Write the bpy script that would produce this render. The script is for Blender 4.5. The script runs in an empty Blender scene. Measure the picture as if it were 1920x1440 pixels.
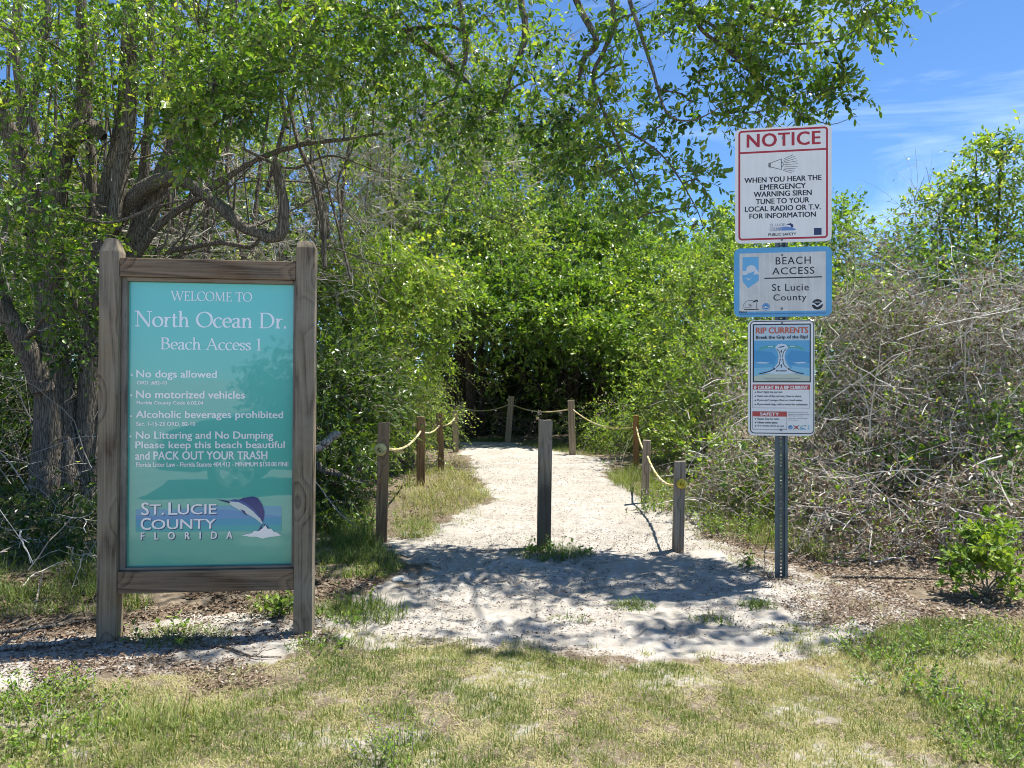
import bpy, math, random
import numpy as np
from mathutils import Matrix, Vector

# ------------------------------------------------------------------ camera, sky, sun, exposure
S = bpy.context.scene
COL = S.collection
CAMH, F, CX, HY = 1.45, 1450.0, 960.0, 711.0
cd = bpy.data.cameras.new('camera')
cam = bpy.data.objects.new('camera', cd); COL.objects.link(cam)
cam.location = (0, 0, CAMH); cam.rotation_euler = (math.radians(90), 0, 0)
cd.sensor_width = 36; cd.lens = 36 * F / 1920; cd.shift_y = -9 / 1920
cd.clip_start = 0.05; cd.clip_end = 3000
S.camera = cam
SUN_EL, SUN_AZ = math.radians(71), math.radians(66)        # azimuth measured from +Y towards +X
sdir = Vector((math.cos(SUN_EL) * math.sin(SUN_AZ), math.cos(SUN_EL) * math.cos(SUN_AZ), math.sin(SUN_EL)))
sl = bpy.data.lights.new('sun', 'SUN'); sl.energy = 4.8; sl.angle = math.radians(0.53); sl.color = (1, 0.96, 0.88)
so = bpy.data.objects.new('sun', sl); COL.objects.link(so)
so.location = (6, 4, 14); so.rotation_euler = sdir.to_track_quat('Z', 'Y').to_euler()
W = bpy.data.worlds.new('World'); S.world = W; W.use_nodes = True
wn, wl = W.node_tree.nodes, W.node_tree.links
bg = wn['Background']; bg.inputs['Strength'].default_value = 0.115
sky = wn.new('ShaderNodeTexSky'); sky.sky_type = 'NISHITA'; sky.sun_disc = False
sky.sun_elevation = SUN_EL; sky.sun_rotation = SUN_AZ
sky.air_density = 1.0; sky.dust_density = 0.6; sky.ozone_density = 2.6; sky.altitude = 2500
tc = wn.new('ShaderNodeTexCoord'); mp = wn.new('ShaderNodeMapping'); mp.inputs['Scale'].default_value = (1.6, 1.6, 8.0)
mp.inputs['Location'].default_value = (0.3, 0.1, 0.35)
nz = wn.new('ShaderNodeTexNoise'); nz.inputs['Scale'].default_value = 1.7; nz.inputs['Detail'].default_value = 7; nz.inputs['Roughness'].default_value = 0.62; nz.inputs['Distortion'].default_value = 0.7
cr = wn.new('ShaderNodeValToRGB'); cr.color_ramp.elements[0].position = 0.53; cr.color_ramp.elements[1].position = 0.86
cr.color_ramp.elements[1].color = (0.62, 0.62, 0.62, 1)
mx = wn.new('ShaderNodeMixRGB'); mx.inputs[2].default_value = (4.6, 5.6, 6.6, 1)
wl.new(tc.outputs['Generated'], mp.inputs[0]); wl.new(mp.outputs[0], nz.inputs[0]); wl.new(nz.outputs[0], cr.inputs[0])
tn = wn.new('ShaderNodeMixRGB'); tn.blend_type = 'MULTIPLY'; tn.inputs[0].default_value = 1; tn.inputs[2].default_value = (0.53, 0.72, 0.88, 1)
wl.new(cr.outputs[0], mx.inputs[0]); wl.new(sky.outputs[0], tn.inputs[1]); wl.new(tn.outputs[0], mx.inputs[1]); wl.new(mx.outputs[0], bg.inputs[0])
S.view_settings.view_transform = 'Standard'; S.view_settings.look = 'None'; S.view_settings.gamma = 1
S.view_settings.exposure = 1.06
S.render.engine = 'CYCLES'
cy = S.cycles
cy.max_bounces = 7; cy.diffuse_bounces = 3; cy.glossy_bounces = 3; cy.transmission_bounces = 5; cy.transparent_max_bounces = 4
cy.sample_clamp_indirect = 6; cy.caustics_reflective = False; cy.caustics_refractive = False
cy.use_denoising = True; cy.pixel_filter_type = 'BLACKMAN_HARRIS'; cy.filter_width = 1.0
try: cy.denoiser = 'OPENIMAGEDENOISE'
except Exception: pass

# ------------------------------------------------------------------ helpers
def P(px, py, d): return np.array([(px - CX) / F * d, d, CAMH - (py - HY) / F * d])
def Gd(py): return F * CAMH / (py - HY)
def G(px, py): d = Gd(py); return np.array([(px - CX) / F * d, d, 0.0])
def tag(o, label=None, cat=None, group=None, kind=None):
    if label: o['label'] = label
    if cat: o['category'] = cat
    if group: o['group'] = group
    if kind: o['kind'] = kind
    return o
def empty(name, loc, label, cat, group=None, rot=(0, 0, 0)):
    o = bpy.data.objects.new(name, None); COL.objects.link(o); o.location = loc; o.rotation_euler = rot
    o.empty_display_size = 0.1
    return tag(o, label, cat, group)
def link(name, me, parent=None):
    o = bpy.data.objects.new(name, me); COL.objects.link(o)
    if parent is not None: o.parent = parent
    return o
def hash2(ix, iy, seed):
    h = (ix.astype(np.int64) * 374761393 + iy.astype(np.int64) * 668265263 + seed * 974634777) & 0xffffffff
    h = ((h ^ (h >> 13)) * 1274126177) & 0xffffffff
    h = h ^ (h >> 16)
    return (h & 0xffffff) / float(0xffffff)
def vnoise(x, y, seed=0):
    ix, iy = np.floor(x), np.floor(y); fx, fy = x - ix, y - iy
    fx = fx * fx * (3 - 2 * fx); fy = fy * fy * (3 - 2 * fy)
    a, b = hash2(ix, iy, seed), hash2(ix + 1, iy, seed); c, d = hash2(ix, iy + 1, seed), hash2(ix + 1, iy + 1, seed)
    return (a * (1 - fx) + b * fx) * (1 - fy) + (c * (1 - fx) + d * fx) * fy
def fbm(x, y, seed=0, oct=4):
    s, a, t = 0, 0.5, 0
    for k in range(oct):
        s = s + a * vnoise(x * 2 ** k, y * 2 ** k, seed + k * 17); t += a; a *= 0.5
    return s / t
def norm(v): return v / np.maximum(np.linalg.norm(v, axis=-1, keepdims=True), 1e-9)
def catmull(pts, n):
    p = np.asarray(pts, float)
    if len(p) == 2:
        t = np.linspace(0, 1, n)[:, None]; return p[0] * (1 - t) + p[1] * t
    q = np.vstack([2 * p[0] - p[1], p, 2 * p[-1] - p[-2]])
    u = np.linspace(0, len(p) - 1, n); i = np.minimum(u.astype(int), len(p) - 2); t = (u - i)[:, None]
    a, b, c, d = q[i], q[i + 1], q[i + 2], q[i + 3]
    return 0.5 * (2 * b + (c - a) * t + (2 * a - 5 * b + 4 * c - d) * t ** 2 + (3 * b - a - 3 * c + d) * t ** 3)
def tubes(Pt, R, sides=3, rough=0.0, rng=None):
    """Pt (N,K,3), R (N,K) -> verts, quads, normalized length coordinate"""
    N, K, _ = Pt.shape
    T = norm(np.gradient(Pt, axis=1))
    ref = np.zeros((N, 1, 3)); ref[..., 2] = 1
    m = np.abs(norm(Pt[:, -1] - Pt[:, 0])[:, 2]) > 0.7
    ref[m] = np.array([0.9, 0.44, 0])
    n1 = norm(np.cross(T, ref)); n2 = np.cross(T, n1)
    a = np.arange(sides) / sides * 2 * np.pi
    rr = R[:, :, None] * np.ones(sides)
    if rough and rng is not None:
        ridge = 1 + rough * (0.6 * np.cos(a * 3 + rng.uniform(0, 6.28, (N, 1, 1)) + np.linspace(0, 3, K)[None, :, None]) + rng.normal(0, 0.45, (N, K, sides)))
        rr = rr * ridge
    V = Pt[:, :, None] + rr[..., None] * (np.cos(a)[:, None] * n1[:, :, None] + np.sin(a)[:, None] * n2[:, :, None])
    base = (np.arange(N) * K * sides)[:, None, None] + (np.arange(K - 1) * sides)[None, :, None]
    s = np.arange(sides); s2 = (s + 1) % sides
    Q = np.stack(np.broadcast_arrays(base + s, base + s2, base + s2 + sides, base + s + sides), -1).reshape(-1, 4)
    return V.reshape(-1, 3), Q
def mesh_np(name, V, Q, mats, mi=None, tint=None, smooth=False):
    me = bpy.data.meshes.new(name)
    V = np.ascontiguousarray(V, np.float32); Q = np.ascontiguousarray(Q, np.int32)
    me.vertices.add(len(V)); me.vertices.foreach_set('co', V.ravel())
    me.loops.add(Q.size); me.loops.foreach_set('vertex_index', Q.ravel())
    me.polygons.add(len(Q)); me.polygons.foreach_set('loop_start', np.arange(0, Q.size, Q.shape[1], dtype=np.int32))
    for m in mats: me.materials.append(m)
    if mi is not None: me.polygons.foreach_set('material_index', np.ascontiguousarray(mi, np.int32))
    if smooth is not False:
        sm = np.ones(len(Q), bool) if smooth is True else smooth
        me.polygons.foreach_set('use_smooth', sm)
    if tint is not None:
        at = me.attributes.new('tint', 'FLOAT', 'POINT'); at.data.foreach_set('value', np.ascontiguousarray(tint, np.float32))
    me.update(); return me

# ------------------------------------------------------------------ materials
class NT:
    def __init__(s, name):
        s.m = bpy.data.materials.new(name); s.m.use_nodes = True
        s.t = s.m.node_tree; s.b = s.t.nodes['Principled BSDF']; s.out = s.t.nodes['Material Output']
    def n(s, kind, **kw):
        x = s.t.nodes.new('ShaderNode' + kind)
        for k, v in kw.items():
            if hasattr(x, k) and k not in x.inputs: setattr(x, k, v)
            else: x.inputs[k].default_value = v
        return x
    def l(s, a, b): s.t.links.new(a, b)
    def ramp(s, fac, stops):
        r = s.n('ValToRGB'); e = r.color_ramp.elements
        while len(e) < len(stops): e.new(0.5)
        for x, (p, c) in zip(e, stops): x.position = p; x.color = (*c, 1)
        s.l(fac, r.inputs[0]); return r.outputs[0]
    def mix(s, fac, a, b, mode='MIX'):
        m = s.n('MixRGB', blend_type=mode)
        for i, v in ((0, fac), (1, a), (2, b)):
            if hasattr(v, 'node'): s.l(v, m.inputs[i])
            elif isinstance(v, (int, float)): m.inputs[i].default_value = v
            else: m.inputs[i].default_value = (*v, 1)
        return m.outputs[0]
    def math(s, op, a, b=0.0):
        m = s.n('Math', operation=op)
        for i, v in ((0, a), (1, b)):
            if hasattr(v, 'node'): s.l(v, m.inputs[i])
            else: m.inputs[i].default_value = v
        return m.outputs[0]
    def coord(s, scale=(1, 1, 1), which='Object', loc=(0, 0, 0)):
        c = s.n('TexCoord'); m = s.n('Mapping'); m.inputs['Scale'].default_value = scale; m.inputs['Location'].default_value = loc
        s.l(c.outputs[which], m.inputs[0]); return m.outputs[0]
    def noise(s, vec, scale, detail=4, rough=0.55, dist=0.0):
        x = s.n('TexNoise', Scale=scale, Detail=detail, Roughness=rough, Distortion=dist)
        if vec is not None: s.l(vec, x.inputs['Vector'])
        return x.outputs[0]
    def bump(s, h, strength, dist=0.01):
        b = s.n('Bump', Strength=strength, Distance=dist); s.l(h, b.inputs['Height']); s.l(b.outputs[0], s.b.inputs['Normal'])
def leaf_mat(name, stops, trans=(1.4, 1.42, 0.45), tf=0.42, rough=0.42, spec=0.35):
    k = NT(name); a = k.n('Attribute', attribute_name='tint')
    c = k.ramp(a.outputs['Fac'], stops)
    k.l(c, k.b.inputs['Base Color']); k.b.inputs['Roughness'].default_value = rough; k.b.inputs['Specular IOR Level'].default_value = spec
    t = k.n('BsdfTranslucent'); k.l(k.mix(1.0, c, trans, 'MULTIPLY'), t.inputs[0])
    m = k.n('MixShader', Fac=tf); k.l(k.b.outputs[0], m.inputs[1]); k.l(t.outputs[0], m.inputs[2]); k.l(m.outputs[0], k.out.inputs[0])
    return k.m
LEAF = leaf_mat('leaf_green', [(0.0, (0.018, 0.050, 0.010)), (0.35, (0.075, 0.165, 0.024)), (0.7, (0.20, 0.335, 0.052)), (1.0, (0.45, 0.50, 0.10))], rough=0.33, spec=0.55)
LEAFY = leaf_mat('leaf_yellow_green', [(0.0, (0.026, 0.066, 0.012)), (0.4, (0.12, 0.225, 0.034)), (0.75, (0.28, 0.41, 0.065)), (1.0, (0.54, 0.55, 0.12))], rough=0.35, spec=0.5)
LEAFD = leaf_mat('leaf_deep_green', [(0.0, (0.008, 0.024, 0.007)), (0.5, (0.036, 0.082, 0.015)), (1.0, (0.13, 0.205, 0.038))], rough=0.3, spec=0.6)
WEED = leaf_mat('weed_green', [(0.0, (0.06, 0.13, 0.018)), (0.5, (0.16, 0.27, 0.035)), (1.0, (0.34, 0.42, 0.07))], tf=0.35, rough=0.5)
GRASS = leaf_mat('grass_blade', [(0.0, (0.50, 0.42, 0.28)), (0.28, (0.44, 0.40, 0.21)), (0.5, (0.27, 0.30, 0.10)), (0.75, (0.145, 0.205, 0.05)), (1.0, (0.07, 0.12, 0.025))], tf=0.3, rough=0.6, spec=0.2)
LITTER = leaf_mat('dead_leaf', [(0.0, (0.06, 0.045, 0.034)), (0.4, (0.17, 0.118, 0.08)), (0.75, (0.31, 0.235, 0.17)), (1.0, (0.52, 0.45, 0.37))], trans=(1, .9, .8), tf=0.12, rough=0.8, spec=0.15)
TWIG = leaf_mat('dry_twig', [(0.0, (0.10, 0.075, 0.055)), (0.35, (0.23, 0.20, 0.165)), (0.7, (0.42, 0.385, 0.34)), (1.0, (0.60, 0.575, 0.535))], trans=(0, 0, 0), tf=0.0, rough=0.85, spec=0.1)
def bark(name, lo, hi, sc=1.0):
    k = NT(name); v = k.coord((9 * sc, 9 * sc, 1.6 * sc)); n1 = k.noise(v, 3.2, 6, 0.65, 0.6); n2 = k.noise(k.coord((1, 1, 1)), 1.7, 4, 0.6)
    w = k.n('TexVoronoi', feature='DISTANCE_TO_EDGE', Scale=2.2); wv = k.mix(0.35, k.coord((16 * sc, 16 * sc, 1.7 * sc)), k.n('TexNoise', Scale=5.0, Detail=4.0).outputs['Color'], 'ADD'); k.l(wv, w.inputs['Vector'])
    c = k.ramp(n1, [(0.28, lo), (0.72, hi)]); c = k.mix(k.math('MULTIPLY', n2, 0.55), c, (hi[0] * 1.25, hi[1] * 1.25, hi[2] * 1.2))
    crack = k.ramp(w.outputs['Distance'], [(0.0, (0.22, 0.21, 0.2)), (0.16, (1, 1, 1))]); c = k.mix(0.85, c, crack, 'MULTIPLY')
    k.l(c, k.b.inputs['Base Color']); k.b.inputs['Roughness'].default_value = 0.9; k.b.inputs['Specular IOR Level'].default_value = 0.15
    h = k.math('ADD', k.math('MULTIPLY', n1, 0.6), k.math('MINIMUM', w.outputs['Distance'], 0.25)); k.bump(h, 1.0, 0.03)
    return k.m
BARK = bark('bark_grey', (0.06, 0.05, 0.04), (0.30, 0.262, 0.215), 1.5)
BARKD = bark('bark_brown', (0.035, 0.028, 0.021), (0.12, 0.098, 0.075))
BARKP = bark('bark_pale', (0.26, 0.22, 0.18), (0.48, 0.44, 0.38))
def wood(name, dark, mid, light, axis='z', seed=0.0, stain=None, grey=0.25):
    k = NT(name)
    s = {'z': (1, 1, 0.07), 'x': (0.07, 1, 1)}[axis]
    loc = (seed, seed * 1.7, seed * 0.6)
    v = k.coord(s, loc=loc)
    low = k.n('TexNoise', Scale=3.2, Detail=2.0); k.l(v, low.inputs['Vector'])
    kn = k.n('TexVoronoi', Scale=2.6); k.l(k.coord({'z': (2.1, 2.1, 1.0), 'x': (1.0, 2.1, 2.1)}[axis], loc=loc), kn.inputs['Vector'])
    knot = k.ramp(kn.outputs['Distance'], [(0.03, (1, 1, 1)), (0.13, (0, 0, 0))])
    warp = k.ramp(kn.outputs['Distance'], [(0.0, (1, 1, 1)), (0.42, (0, 0, 0))])
    f = k.math('ADD', k.math('MULTIPLY', low.outputs[0], 1.0), k.math('MULTIPLY', warp, 0.22))
    band = k.math('FRACT', k.math('MULTIPLY', f, 15.0))
    ring = k.ramp(band, [(0.0, (0.1, 0.1, 0.1)), (0.2, (0.55, 0.55, 0.55)), (0.75, (1, 1, 1)), (0.97, (0.0, 0.0, 0.0))])
    fine = k.noise(k.coord({'z': (60, 60, 1.2), 'x': (1.2, 60, 60)}[axis], loc=loc), 2.0, 5, 0.7)
    c = k.mix(ring, dark, mid); c = k.mix(k.ramp(fine, [(0.42, (0, 0, 0)), (0.7, (0.7, 0.7, 0.7))]), c, light); c = k.mix(k.ramp(fine, [(0.3, (0.6, 0.6, 0.6)), (0.42, (0, 0, 0))]), c, dark)
    blot = k.noise(k.coord((1, 1, 1), loc=loc), 3.0, 5, 0.65)
    c = k.mix(k.math('MULTIPLY', k.ramp(blot, [(0.38, (0, 0, 0)), (0.7, (1, 1, 1))]), grey * 2), c, (0.31, 0.28, 0.225))
    c = k.mix(k.math('MULTIPLY', knot, 0.85), c, (0.045, 0.03, 0.02))
    if stain:
        z = k.n('SeparateXYZ'); k.l(k.coord((1, 1, 1)), z.inputs[0])
        zz = k.math('ADD', z.outputs[2], k.math('MULTIPLY', k.math('SUBTRACT', blot, 0.5), 0.35))
        c = k.mix(k.math('MULTIPLY', k.ramp(zz, [(stain[0], (1, 1, 1)), (stain[1], (0, 0, 0))]), 0.8), c, (0.055, 0.046, 0.036))
    k.l(c, k.b.inputs['Base Color']); k.b.inputs['Roughness'].default_value = 0.8; k.b.inputs['Specular IOR Level'].default_value = 0.2
    k.bump(k.math('ADD', k.math('MULTIPLY', fine, 0.7), k.math('MULTIPLY', ring, 0.5)), 0.45, 0.004)
    return k.m
def plain(name, col, rough=0.5, spec=0.4, metal=0.0, var=0.0, vscale=8.0):
    k = NT(name)
    if var:
        n = k.noise(k.coord((1, 1, 1)), vscale, 5, 0.6); lo = tuple(x * (1 - var) for x in col); hi = tuple(min(1, x * (1 + var)) for x in col)
        k.l(k.ramp(n, [(0.3, lo), (0.7, hi)]), k.b.inputs['Base Color'])
    else: k.b.inputs['Base Color'].default_value = (*col, 1)
    k.b.inputs['Roughness'].default_value = rough; k.b.inputs['Specular IOR Level'].default_value = spec; k.b.inputs['Metallic'].default_value = metal
    return k.m

# ------------------------------------------------------------------ ground and sand path
def poly_sd(x, y, poly):
    """signed distance to a polygon, positive inside"""
    poly = np.asarray(poly); d = np.full(x.shape, 1e9); ins = np.zeros(x.shape, bool)
    for a, b in zip(poly, np.roll(poly, -1, 0)):
        e = b - a; t = np.clip(((x - a[0]) * e[0] + (y - a[1]) * e[1]) / max(e @ e, 1e-9), 0, 1)
        d = np.minimum(d, np.hypot(x - a[0] - t * e[0], y - a[1] - t * e[1]))
        if abs(e[1]) > 1e-9:
            c = ((a[1] > y) != (b[1] > y)) & (x < e[0] * (y - a[1]) / e[1] + a[0]); ins ^= c
    return np.where(ins, d, -d)
PATH_PX = [(800, 826), (862, 828), (868, 850), (885, 880), (905, 915), (925, 940), (870, 965), (820, 1000), (735, 1012), (740, 1040), (760, 1075), (700, 1105), (650, 1140), (600, 1165), (430, 1145), (320, 1160), (160, 1198), (0, 1205), (-250, 1215),
           (-250, 1310), (0, 1300), (160, 1282), (330, 1275), (500, 1250), (700, 1222), (850, 1205), (1000, 1222), (1200, 1247), (1420, 1250), (1560, 1235), (1640, 1190), (1700, 1140), (1640, 1100), (1540, 1078), (1420, 1035), (1330, 1010), (1290, 965), (1210, 930), (1150, 905), (1130, 885), (1150, 872), (1120, 858), (1040, 845), (960, 831)]
PATH = np.array([G(*q)[:2] for q in PATH_PX])
def sand_mask(x, y):
    n = fbm(x * 2.2, y * 2.2, 3, 4) - 0.5; n2 = fbm(x * 9, y * 9, 8, 3) - 0.5
    return np.clip(0.5 + (poly_sd(x, y, PATH) + n * 0.62 + n2 * 0.42) / 0.36, 0, 1)
def ground_z(x, y):
    r = np.hypot(x, y); f = np.clip(1 - (r - 15) / 25, 0, 1)
    z = (fbm(x * 0.6, y * 0.6, 21, 3) - 0.5) * 0.07
    return z * f
GZ = lambda x, y: float(ground_z(np.array([x]), np.array([y]))[0])
xs = np.concatenate([-np.geomspace(900, 5.3, 40), np.arange(-5.2, 5.21, 0.024), np.geomspace(5.3, 900, 40)])
ys = np.concatenate([-np.geomspace(900, 0.6, 26), np.arange(-0.4, 2.4, 0.2), np.arange(2.45, 7.6, 0.02), np.arange(7.62, 19, 0.07), np.geomspace(19.2, 900, 40)])
GX, GY = np.meshgrid(xs, ys)
sm = sand_mask(GX, GY)
zz = ground_z(GX, GY)
near = (np.abs(GX) < 5.3) & (GY > 2.4) & (GY < 19)
foot = fbm(GX * 5.5, GY * 5.5, 31, 3); fine = fbm(GX * 20, GY * 20, 41, 2)
pits = np.clip(0.42 - fbm(GX * 8, GY * 8, 77, 2), 0, 1) * 0.055
zz = zz + near * (sm * ((foot - 0.5) * 0.03 + (fine - 0.5) * 0.012 - pits) + (1 - sm) * ((foot - 0.5) * 0.03 + (fine - 0.5) * 0.02) + 0.012 * (1 - sm))
rf = np.random.default_rng(808)
for _ in range(330):
    fx_, fy_ = rf.uniform(-2.6, 3.4), rf.uniform(4.2, 14); th = rf.normal(math.pi / 2 - 0.1, 0.35); w_ = rf.uniform(0.7, 1.15); dp = rf.uniform(0.008, 0.022)
    ix = np.nonzero(np.abs(xs - fx_) < 0.4)[0]; iy = np.nonzero(np.abs(ys - fy_) < 0.4)[0]
    if len(ix) == 0 or len(iy) == 0: continue
    sl_ = (slice(iy[0], iy[-1] + 1), slice(ix[0], ix[-1] + 1))
    u = ((GX[sl_] - fx_) * math.cos(th) + (GY[sl_] - fy_) * math.sin(th)) / (0.135 * w_); v_ = (-(GX[sl_] - fx_) * math.sin(th) + (GY[sl_] - fy_) * math.cos(th)) / (0.055 * w_)
    r2 = u * u + v_ * v_ * (1 + 0.25 * u); zz[sl_] += sm[sl_] * dp * (-np.exp(-r2 ** 2) + 0.45 * np.exp(-((np.sqrt(np.maximum(r2, 0)) - 1.35) / 0.3) ** 2))
lawn_n = fbm(GX * 2.4, GY * 2.4, 61, 4); lawn_m = np.clip((4.75 - GY) / 0.5, 0, 1) * np.clip((GX + 3.2) / 0.8, 0.25, 1)
at_ = np.clip(np.maximum(sm, lawn_m * np.clip((lawn_n - 0.46) * 3.4, 0.16, 0.72)), 0, 1)
at_ = np.maximum(at_, np.clip((2.0 - GY) / 1.0, 0, 0.9))
left_m = np.clip((-0.75 - GX) / 0.5, 0, 1) * (GY < 6); at_ = at_ * (1 - left_m * np.clip(0.9 - (fbm(GX * 3, GY * 3, 66, 4) - 0.3) * 1.6, 0.0, 0.22))
nx, ny = len(xs), len(ys)
ii = (np.arange(ny - 1)[:, None] * nx + np.arange(nx - 1)[None, :]).ravel()
Q = np.stack([ii, ii + 1, ii + nx + 1, ii + nx], 1)
Vg = np.stack([GX.ravel(), GY.ravel(), zz.ravel()], 1)
fm = sm.ravel()[Q].mean(1) > 0.5
k = NT('ground_soil'); a = k.n('Attribute', attribute_name='tint'); co = k.coord((1, 1, 1))
nA, nB, nC = k.noise(co, 1.3, 5, 0.6), k.noise(co, 14, 5, 0.7), k.noise(co, 90, 4, 0.75)
sandc = k.ramp(nA, [(0.3, (0.415, 0.395, 0.36)), (0.7, (0.53, 0.51, 0.475))])
sandc = k.mix(k.ramp(nB, [(0.40, (0, 0, 0)), (0.66, (0.85, 0.85, 0.85))]), sandc, (0.31, 0.27, 0.22))
nD = k.noise(co, 38, 4, 0.7); big = k.ramp(k.noise(co, 1.9, 5, 0.65), [(0.38, (0.2, 0.2, 0.2)), (0.60, (1, 1, 1))]); sandc = k.mix(k.math('MULTIPLY', big, 0.7), sandc, (0.32, 0.288, 0.245))
sandc = k.mix(k.math('MULTIPLY', k.ramp(nC, [(0.58, (0, 0, 0)), (0.68, (0.75, 0.75, 0.75))]), big), sandc, (0.20, 0.155, 0.11))
sandc = k.mix(k.math('MULTIPLY', k.ramp(nD, [(0.60, (0, 0, 0)), (0.68, (0.7, 0.7, 0.7))]), big), sandc, (0.24, 0.19, 0.14))
soilc = k.ramp(nB, [(0.25, (0.09, 0.07, 0.048)), (0.5, (0.20, 0.16, 0.115)), (0.75, (0.38, 0.33, 0.26))])
soilc = k.mix(k.ramp(nC, [(0.35, (0.8, 0.8, 0.8)), (0.6, (0, 0, 0))]), soilc, (0.10, 0.075, 0.05))
fac = k.math('ADD', a.outputs['Fac'], k.math('MULTIPLY', k.math('SUBTRACT', nB, 0.5), 0.9))
k.l(k.mix(k.ramp(fac, [(0.35, (0, 0, 0)), (0.65, (1, 1, 1))]), soilc, sandc), k.b.inputs['Base Color'])
k.b.inputs['Roughness'].default_value = 0.95; k.b.inputs['Specular IOR Level'].default_value = 0.1
k.bump(k.math('ADD', k.math('MULTIPLY', nB, 0.8), k.math('MULTIPLY', nC, 0.35)), 0.7, 0.03)
SOIL = k.m
def submesh(name, sel):
    q = Q[sel]; u, inv = np.unique(q, return_inverse=True)
    return mesh_np(name, Vg[u], inv.reshape(-1, 4), [SOIL], tint=at_.ravel()[u], smooth=True)
tag(link('ground', submesh('ground', ~fm)), kind='structure')
tag(link('sand_path', submesh('sand_path', fm)), kind='structure')

# ------------------------------------------------------------------ vegetation builders
def leaf_geo(rng, base, ax, nrm, L, Wd, hexa=True, fold=0.22):
    side = norm(np.cross(nrm, ax)); up = np.cross(ax, side)
    N = len(base); L = L[:, None]; Wd = Wd[:, None]
    if hexa:
        c = rng.uniform(-0.25, 0.1, (N, 1))                       # lengthwise curl
        def at(t, w, s): return base + ax * L * t + side * Wd * w * s + up * (Wd * fold * w + L * c * t * t)
        V = np.stack([at(0, 0, 1), at(0.36, 0.85, -1), at(0.74, 0.8, -1), at(1, 0, 1), at(0.74, 0.8, 1), at(0.36, 0.85, 1)], 1)
        i = (np.arange(N) * 6)[:, None]
        Qd = np.concatenate([i + np.array([[0, 1, 2, 3]]), i + np.array([[3, 4, 5, 0]])], 1).reshape(-1, 4)
        return V.reshape(-1, 3), Qd, 6, 2
    V = np.stack([base, base + ax * L * 0.55 - side * Wd + up * Wd * fold, base + ax * L, base + ax * L * 0.55 + side * Wd + up * Wd * fold], 1)
    return V.reshape(-1, 3), np.arange(N * 4).reshape(-1, 4), 4, 1
def perp_rand(rng, d):
    r = rng.normal(size=d.shape); r -= d * (r * d).sum(-1, keepdims=True); return norm(r)
class Parts:
    def __init__(s): s.V, s.Q, s.M, s.T, s.S, s.o = [], [], [], [], [], 0
    def add(s, V, Q, mi=0, tint=0.5, smooth=False):
        s.V.append(V); s.Q.append(Q + s.o); s.o += len(V)
        s.M.append(np.full(len(Q), mi)); s.S.append(np.full(len(Q), smooth))
        s.T.append(np.broadcast_to(np.asarray(tint, np.float32), (len(V),)))
    def build(s, name, mats, parent=None):
        me = mesh_np(name, np.concatenate(s.V), np.concatenate(s.Q), mats, np.concatenate(s.M), np.concatenate(s.T), np.concatenate(s.S))
        return link(name, me, parent)
SPEC = dict(sub_r=0.32, twigs=16, leaves=9, tl=0.26, L=0.062, W=0.0155, droop=0.25, up=0.25, tint=0.42, tv=0.13, hexa=True, bare=0.0, lat=0.8, flat=1.0)
def add_foliage(rng, B, center, subs, sp, leaf_i=0, twig_i=1):
    M = len(subs); T = sp['twigs']
    b = np.repeat(subs, T, 0) + rng.normal(0, sp['sub_r'] * 0.5, (M * T, 3))
    out = norm(b - np.repeat(center, T, 0)); sub_out = norm(b - np.repeat(subs, T, 0))
    d = out * 0.5 + sub_out * 0.8 + rng.normal(0, 0.45, b.shape); d[:, 2] += sp['up']; d = norm(d)
    tl = sp['tl'] * rng.uniform(0.6, 1.35, len(b))
    K = 4; t = np.linspace(0, 1, K)
    line = b[:, None] + d[:, None] * (tl[:, None] * t)[..., None]
    line[..., 2] -= sp['droop'] * tl[:, None] * t ** 2
    v, q = tubes(line, np.linspace(0.0032, 0.0012, K)[None].repeat(len(b), 0) * (sp['L'] / 0.065), 3)
    B.add(v, q, twig_i, rng.uniform(0.1, 0.6, len(b)).repeat(K * 3))
    keep = rng.random(len(b)) > sp['bare']
    b, d, tl = b[keep], d[keep], tl[keep]; st = np.repeat(rng.normal(0, 1, M), T)[keep]
    n = sp['leaves']; N = len(b) * n
    tt = np.tile(np.linspace(0.12, 1.0, n), len(b)) + rng.uniform(-0.05, 0.05, N)
    bb, dd, ll = np.repeat(b, n, 0), np.repeat(d, n, 0), np.repeat(tl, n)
    p = bb + dd * (ll * tt)[:, None]; p[:, 2] -= sp['droop'] * ll * tt ** 2
    ax = norm(dd * (0.35 + 0.5 * tt[:, None]) + perp_rand(rng, dd) * sp['lat'] + np.array([0, 0, -0.12]) + rng.normal(0, 0.15, (N, 3)))
    nr = rng.normal(0, 0.55, (N, 3)) + np.array([0, 0, sp['flat']]); nr = norm(nr - ax * (nr * ax).sum(1, keepdims=True))
    L = sp['L'] * rng.uniform(0.45, 1.35, N); Wd = sp['W'] * rng.uniform(0.75, 1.25, N) * (L / sp['L'])
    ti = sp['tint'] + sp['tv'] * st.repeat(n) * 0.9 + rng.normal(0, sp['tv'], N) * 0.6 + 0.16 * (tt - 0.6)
    ti = np.where(rng.random(N) < 0.02, 0.97, ti)
    v, q, k, f = leaf_geo(rng, p, ax, nr, L, Wd, sp['hexa'])
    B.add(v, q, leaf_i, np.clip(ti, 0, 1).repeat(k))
def limb_line(rng, a, b, K=9, sag=0.0, jit=0.05):
    t = np.linspace(0, 1, K)[:, None]; L = np.linalg.norm(b - a)
    p = a * (1 - t) + b * t
    w = np.cumsum(rng.normal(0, 1, (K, 3)), 0); w -= t * w[-1]; p = p + w * jit * L * 0.35
    p[:, 2] += sag * L * np.sin(np.pi * t[:, 0]); return p
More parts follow.
